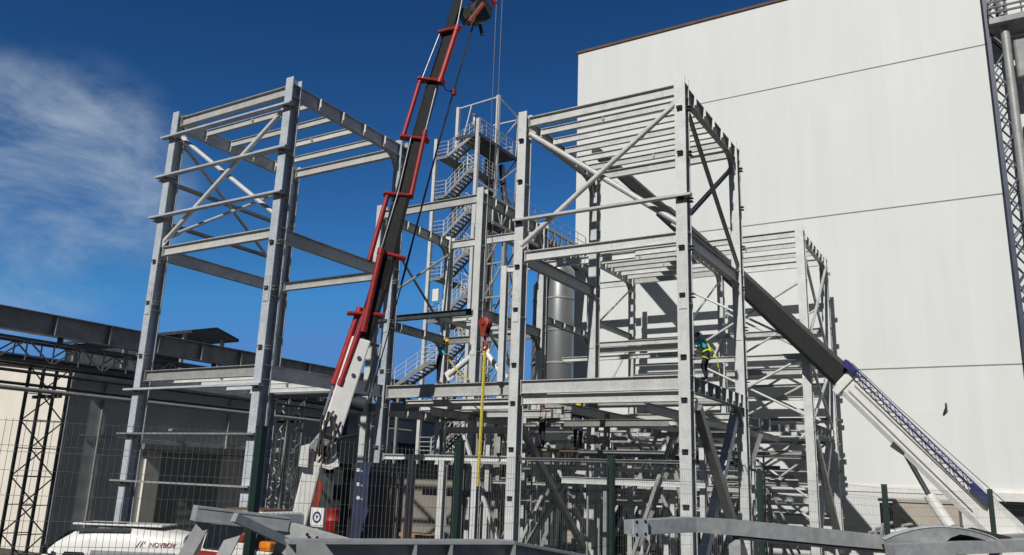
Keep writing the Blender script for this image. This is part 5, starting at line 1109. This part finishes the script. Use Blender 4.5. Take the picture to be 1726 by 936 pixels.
# ------------------------------------------------------------------ people
def skin_mesh(joints, edges, root, level=2):
    me = bpy.data.meshes.new('figure'); names = list(joints); idx = {n_: i for i, n_ in enumerate(names)}
    me.from_pydata([joints[n_][0] for n_ in names], [(idx[a], idx[b]) for a, b in edges], [])
    o = bpy.data.objects.new('figure', me); COL.objects.link(o)
    sk = o.modifiers.new('skin', 'SKIN'); sk.use_smooth_shade = True
    for n_ in names:
        d = me.skin_vertices[0].data[idx[n_]]; r = joints[n_][1]; d.radius = (r, r) if isinstance(r, (int, float)) else r
        d.use_root = (n_ == root)
    sb_ = o.modifiers.new('sub', 'SUBSURF'); sb_.levels = level; sb_.render_levels = level
    dg = bpy.context.evaluated_depsgraph_get(); res = bpy.data.meshes.new_from_object(o.evaluated_get(dg)); bpy.data.objects.remove(o); return res
def person(loc, rotz, label, J, shirt, trouser='trouser', helmet='helmw', harness=False, sleeves=True, hood=None):
    """J: joints in metres, x = right, y = ahead, z = up"""
    t = thing('person', loc, label, 'person', 'workers on the steel'); t.rotation_euler = (0, 0, rotz)
    jo = {k: (V(v[0]), v[1]) for k, v in J.items()}
    ed = [('pel', 'spi'), ('spi', 'che'), ('che', 'nek'), ('nek', 'hed'), ('hed', 'top')]
    for s in 'LR': ed += [('che', 'sh' + s), ('sh' + s, 'el' + s), ('el' + s, 'wr' + s), ('pel', 'hp' + s), ('hp' + s, 'kn' + s), ('kn' + s, 'an' + s), ('an' + s, 'to' + s)]
    for s in 'LR':   # hand with palm, four fingers and a thumb, each a short bent chain
        wr, el = jo['wr' + s][0], jo['el' + s][0]; d = (wr - el).normalized(); side = d.cross(V((0.2, 0.3, 1))).normalized(); pal = d.cross(side).normalized()
        if pal.z > 0: pal = -pal
        jo['pm' + s] = (wr + d * 0.075, 0.027); ed.append(('wr' + s, 'pm' + s))
        for k, (o_, l_) in enumerate(((-0.033, 0.068), (-0.011, 0.08), (0.011, 0.076), (0.033, 0.06))):
            jo[f'f{k}a' + s] = (wr + d * 0.105 + side * o_, 0.0105); jo[f'f{k}b' + s] = (wr + d * (0.105 + l_ * 0.55) + side * o_ * 1.1 + pal * 0.012, 0.0095); jo[f'f{k}c' + s] = (wr + d * (0.105 + l_ * 0.85) + side * o_ * 1.1 + pal * 0.045, 0.008)
            ed += [('pm' + s, f'f{k}a' + s), (f'f{k}a' + s, f'f{k}b' + s), (f'f{k}b' + s, f'f{k}c' + s)]
        jo['t1' + s] = (wr + d * 0.055 - side * 0.05 + pal * 0.015, 0.012); jo['t2' + s] = (wr + d * 0.10 - side * 0.065 + pal * 0.035, 0.0095); ed += [('pm' + s, 't1' + s), ('t1' + s, 't2' + s)]
    me = skin_mesh(jo, ed, 'pel', 1)
    for x in ('skin', shirt, trouser, 'boot', 'hair'): me.materials.append(M[x])
    segs = [('pel', 'spi', 2), ('spi', 'che', 1), ('che', 'nek', 1), ('nek', 'hed', 0), ('hed', 'top', 0)]
    for s in 'LR': segs += [('che', 'sh' + s, 1), ('sh' + s, 'el' + s, 1), ('el' + s, 'wr' + s, 1 if sleeves else 0), ('wr' + s, 'pm' + s, 0), ('pm' + s, 'f1c' + s, 0), ('pel', 'hp' + s, 2), ('hp' + s, 'kn' + s, 2), ('kn' + s, 'an' + s, 2), ('an' + s, 'to' + s, 3)]
    sg = [(jo[a][0], jo[b][0], c) for a, b, c in segs]
    for p in me.polygons:
        c = p.center; best = min(sg, key=lambda q: (lambda tt: (q[0] + (q[1] - q[0]) * tt - c).length)(max(0, min(1, (c - q[0]).dot(q[1] - q[0]) / max(1e-6, (q[1] - q[0]).length_squared)))))
        p.material_index = best[2]
    body = bpy.data.objects.new('body', me); COL.objects.link(body); body.parent = t
    # head with face
    hd = (jo['hed'][0] + jo['top'][0]) / 2; hup = (jo['top'][0] - jo['nek'][0]).normalized(); fw = V(J.get('look', ((0, 1, 0), 0))[0]); fw = (fw - hup * fw.dot(hup)).normalized(); rt = fw.cross(hup)
    def hp(a, b, c): return hd + rt * a + fw * b + hup * c
    mb = MB(); mb.cbox(hp(0, 0.098, -0.012), (0.026, 0.04, 0.045), Matrix((rt, fw, hup)).transposed())
    for s in (-1, 1): mb.cbox(hp(s * 0.082, 0, -0.012), (0.018, 0.035, 0.058), Matrix((rt, fw, hup)).transposed())
    mb.build('nose_and_ears', 'skin', None, bevel=0.006).parent = t
    mb = MB()
    for s in (-1, 1): mb.lathe([(0.002, -0.01), (0.011, -0.004), (0.011, 0.004), (0.002, 0.01)], hp(s * 0.033, 0.084, 0.018), 10, ax=fw)
    mb.build('eyes', 'hair').parent = t
    mb = MB(); mb.cbox(hp(0, 0.085, -0.062), (0.05, 0.012, 0.012), Matrix((rt, fw, hup)).transposed()); mb.build('mouth', 'helmr').parent = t
    # hair rim at the nape
    mb = MB(); mb.lathe([(0.06, -0.05), (0.088, -0.02), (0.092, 0.03), (0.07, 0.06)], hp(0, -0.025, 0.0), 16, ax=hup); mb.build('hair', 'hair', smooth=True).parent = t
    # helmet
    mb = MB(); mb.lathe([(0.128, 0.0), (0.124, 0.012), (0.118, 0.03), (0.108, 0.065), (0.085, 0.098), (0.045, 0.118), (0.01, 0.124)], hp(0, 0.0, 0.045), 22, ax=hup)
    mb.prism([hp(-0.1, 0.06, 0.046), hp(-0.06, 0.155, 0.04), hp(0.06, 0.155, 0.04), hp(0.1, 0.06, 0.046)], hup * 0.008)
    for k in (-0.03, 0, 0.03): mb.tube([hp(k, 0.09, 0.115), hp(k, 0.03, 0.168), hp(k, -0.04, 0.167), hp(k, -0.095, 0.11)], 0.007, 6)
    mb.build('helmet', helmet, smooth=True).parent = t
    if harness:
        mb = MB(); ch, sp, pe = jo['che'][0], jo['spi'][0], jo['pel'][0]; rgt = (jo['shR'][0] - jo['shL'][0]).normalized(); ax_ = (ch - pe).normalized(); fr = ax_.cross(rgt).normalized()
        if fr.y < 0: fr = -fr
        for s in (-1, 1):
            mb.tube([pe + rgt * s * 0.12 - fr * 0.15, sp + rgt * s * 0.05 - fr * 0.155, ch + rgt * s * 0.09 - fr * 0.15, ch + rgt * s * 0.11 + ax_ * 0.17, ch + rgt * s * 0.09 + fr * 0.155, sp + rgt * s * 0.1 + fr * 0.15, pe + rgt * s * 0.12 + fr * 0.15], 0.022, 6)
            h_, k_ = jo['hp' + ('R' if s > 0 else 'L')][0], jo['kn' + ('R' if s > 0 else 'L')][0]; m_ = h_.lerp(k_, 0.3); ax2 = (k_ - h_).normalized(); s1 = ax2.cross(fr).normalized(); s2 = ax2.cross(s1)
            mb.tube([m_ + (s1 * math.cos(a_) + s2 * math.sin(a_)) * 0.115 for a_ in [2 * math.pi * i / 12 for i in range(13)]], 0.02, 6)
        mb.tube([pe + ax_ * 0.08 + (rgt * math.cos(a_) * 0.19 + fr * math.sin(a_) * 0.15) for a_ in [2 * math.pi * i / 16 for i in range(17)]], 0.026, 6)
        mb.tube([sp - fr * 0.15, pe - fr * 0.24 + rgt * 0.1, pe - ax_ * 0.35 - fr * 0.22 + rgt * 0.06, pe - ax_ * 0.55 - fr * 0.15 + rgt * 0.14], 0.018, 6)
        mb.build('harness', 'hivis', smooth=True).parent = t
    return t
def pose(**k):
    J = {'pel': ((0, 0, 0.94), (0.15, 0.115)), 'spi': ((0, 0.0, 1.12), (0.145, 0.105)), 'che': ((0, 0, 1.33), (0.165, 0.12)), 'nek': ((0, 0.01, 1.49), 0.06), 'hed': ((0, 0.03, 1.58), 0.085), 'top': ((0, 0.03, 1.70), 0.078),
         'shL': ((-0.19, 0, 1.41), 0.07), 'elL': ((-0.25, -0.03, 1.13), 0.048), 'wrL': ((-0.25, 0.1, 0.9), 0.032), 'shR': ((0.19, 0, 1.41), 0.07), 'elR': ((0.25, -0.03, 1.13), 0.048), 'wrR': ((0.25, 0.1, 0.9), 0.032),
         'hpL': ((-0.1, 0, 0.88), 0.105), 'knL': ((-0.11, 0.02, 0.49), 0.068), 'anL': ((-0.11, 0, 0.09), 0.05), 'toL': ((-0.12, 0.17, 0.045), 0.042), 'hpR': ((0.1, 0, 0.88), 0.105), 'knR': ((0.11, 0.02, 0.49), 0.068), 'anR': ((0.11, 0, 0.09), 0.05), 'toR': ((0.12, 0.17, 0.045), 0.042)}
    for n_, v in k.items(): J[n_] = (v, J[n_][1]) if n_ in J else (v, 0)
    return J
# worker with yellow helmet standing on the deck beam, leaning over a guide rope
w1 = P(738, 642, Y=Y1 + 0.1)
person((w1.x, Y1 + 0.1, Z1 - 0.02), R(-62), 'worker in yellow helmet and turquoise shirt standing on the deck beam holding a tag line',
       pose(spi=(0, 0.04, 1.11), che=(0, 0.10, 1.31), nek=(0, 0.17, 1.46), hed=(0, 0.22, 1.55), top=(0, 0.25, 1.67), shL=(-0.19, 0.1, 1.39), shR=(0.19, 0.1, 1.39), elL=(-0.25, 0.22, 1.14), elR=(0.25, 0.22, 1.14), wrL=(-0.12, 0.42, 1.05), wrR=(0.12, 0.42, 1.1), look=(0, 1, -0.45)), 'teal', helmet='helmy', sleeves=False)
q0 = V((w1.x + 0.25, Y1 + 0.25, Z1 + 1.1)); q1 = P(790, 640, Y=Y1 + 0.3)
mb = MB(); mb.tube([q0 + (q1 - q0) * (i / 10) + V((0, 0, -0.5 * (i / 10) * (1 - i / 10))) for i in range(11)], 0.03, 7); tag(mb.build('tag_line', 'yellow', smooth=True), 'pale yellow tag line sagging from the worker in the yellow helmet', 'rope')
# worker with harness bending to the column
person((XD + 0.16, 26.4, Z1), R(100), 'worker in turquoise shirt and bright yellow harness leaning to a tall column',
       pose(pel=(0, -0.04, 0.89), spi=(0.0, 0.02, 1.06), che=(0, 0.11, 1.26), nek=(0, 0.19, 1.40), hed=(0.0, 0.25, 1.48), top=(0.0, 0.31, 1.58), shL=(-0.2, 0.13, 1.33), shR=(0.2, 0.12, 1.33), elL=(-0.34, 0.36, 1.22), wrL=(-0.3, 0.62, 1.25), elR=(0.38, 0.2, 1.12), wrR=(0.42, 0.43, 1.2),
            hpL=(-0.1, -0.04, 0.84), hpR=(0.1, -0.04, 0.84), knL=(-0.13, 0.1, 0.48), knR=(0.13, 0.04, 0.48), look=(0, 1, -0.3)), 'teal', harness=True, sleeves=False)
for px, y, hl, lab, sh_ in ((915, 28.6, 'helmr', 'worker in red helmet half hidden under the deck beams beside the centre column', 'beige'), (975, 28.9, 'helmy', 'worker in orange yellow helmet half hidden under the deck right of the red helmeted one', 'navy')):
    q = P(px, 682, Y=y); person((q.x, y, q.z - 1.75), R(150 if hl == 'helmr' else 200), lab, pose(wrL=(-0.2, 0.3, 1.1), elL=(-0.27, 0.1, 1.15)), sh_, helmet=hl)
    mb = MB(); mb.box((q.x - 0.8, y - 0.6, q.z - 1.83), (q.x + 0.8, y + 0.6, q.z - 1.76)); s_ = thing('work_platform', (q.x, y, G0), 'small trestle platform under the ' + ('red' if hl == 'helmr' else 'orange yellow') + ' helmeted worker', 'platform'); mb.build('board', 'wood', s_)
    for sx in (-0.7, 0.7):
        for sy in (-0.5, 0.5): mb = MB(); mb.bar((q.x + sx, y + sy, G0), (q.x + sx, y + sy, q.z - 1.835), 0.06, 0.06, up=(0, 1, 0)); mb.build('leg', 'galvg', s_)
person((SX1 - 0.75, SY0 + 0.55, RTOP), R(120), 'worker in white top and orange helmet at the top platform of the stair tower', pose(), 'white', helmet='orange')

# ------------------------------------------------------------------ clutter on the site floor
for px, py, y, lab in ((700, 884, 30.5, 'small stack of raw timber boards left of the wire heap under the portal'), (726, 894, 30.0, 'low stack of tan timber boards lying right under the portal beam')):
    q = P(px, py, Y=y); t = thing('timber_stack', (q.x, y, G0), lab, 'timber', 'timber stacks under the portal')
    for k in range(5):
        for j in range(3): mb = MB(); mb.cbox((q.x + 0.03 * ((k * 3 + j) % 4), y + (j - 1) * 0.3, G0 + 0.2 + k * 0.36), (1.1, 0.26, 0.16), Matrix.Rotation(0.06 * ((k + j) % 3 - 1), 3, 'Z')); mb.build('board', 'wood', t)
        mb = MB(); mb.cbox((q.x - 0.3, y, G0 + 0.06 + k * 0.36), (0.1, 0.9, 0.1)); mb.cbox((q.x + 0.3, y, G0 + 0.06 + k * 0.36), (0.1, 0.9, 0.1)); mb.build('spacer', 'wood', t)
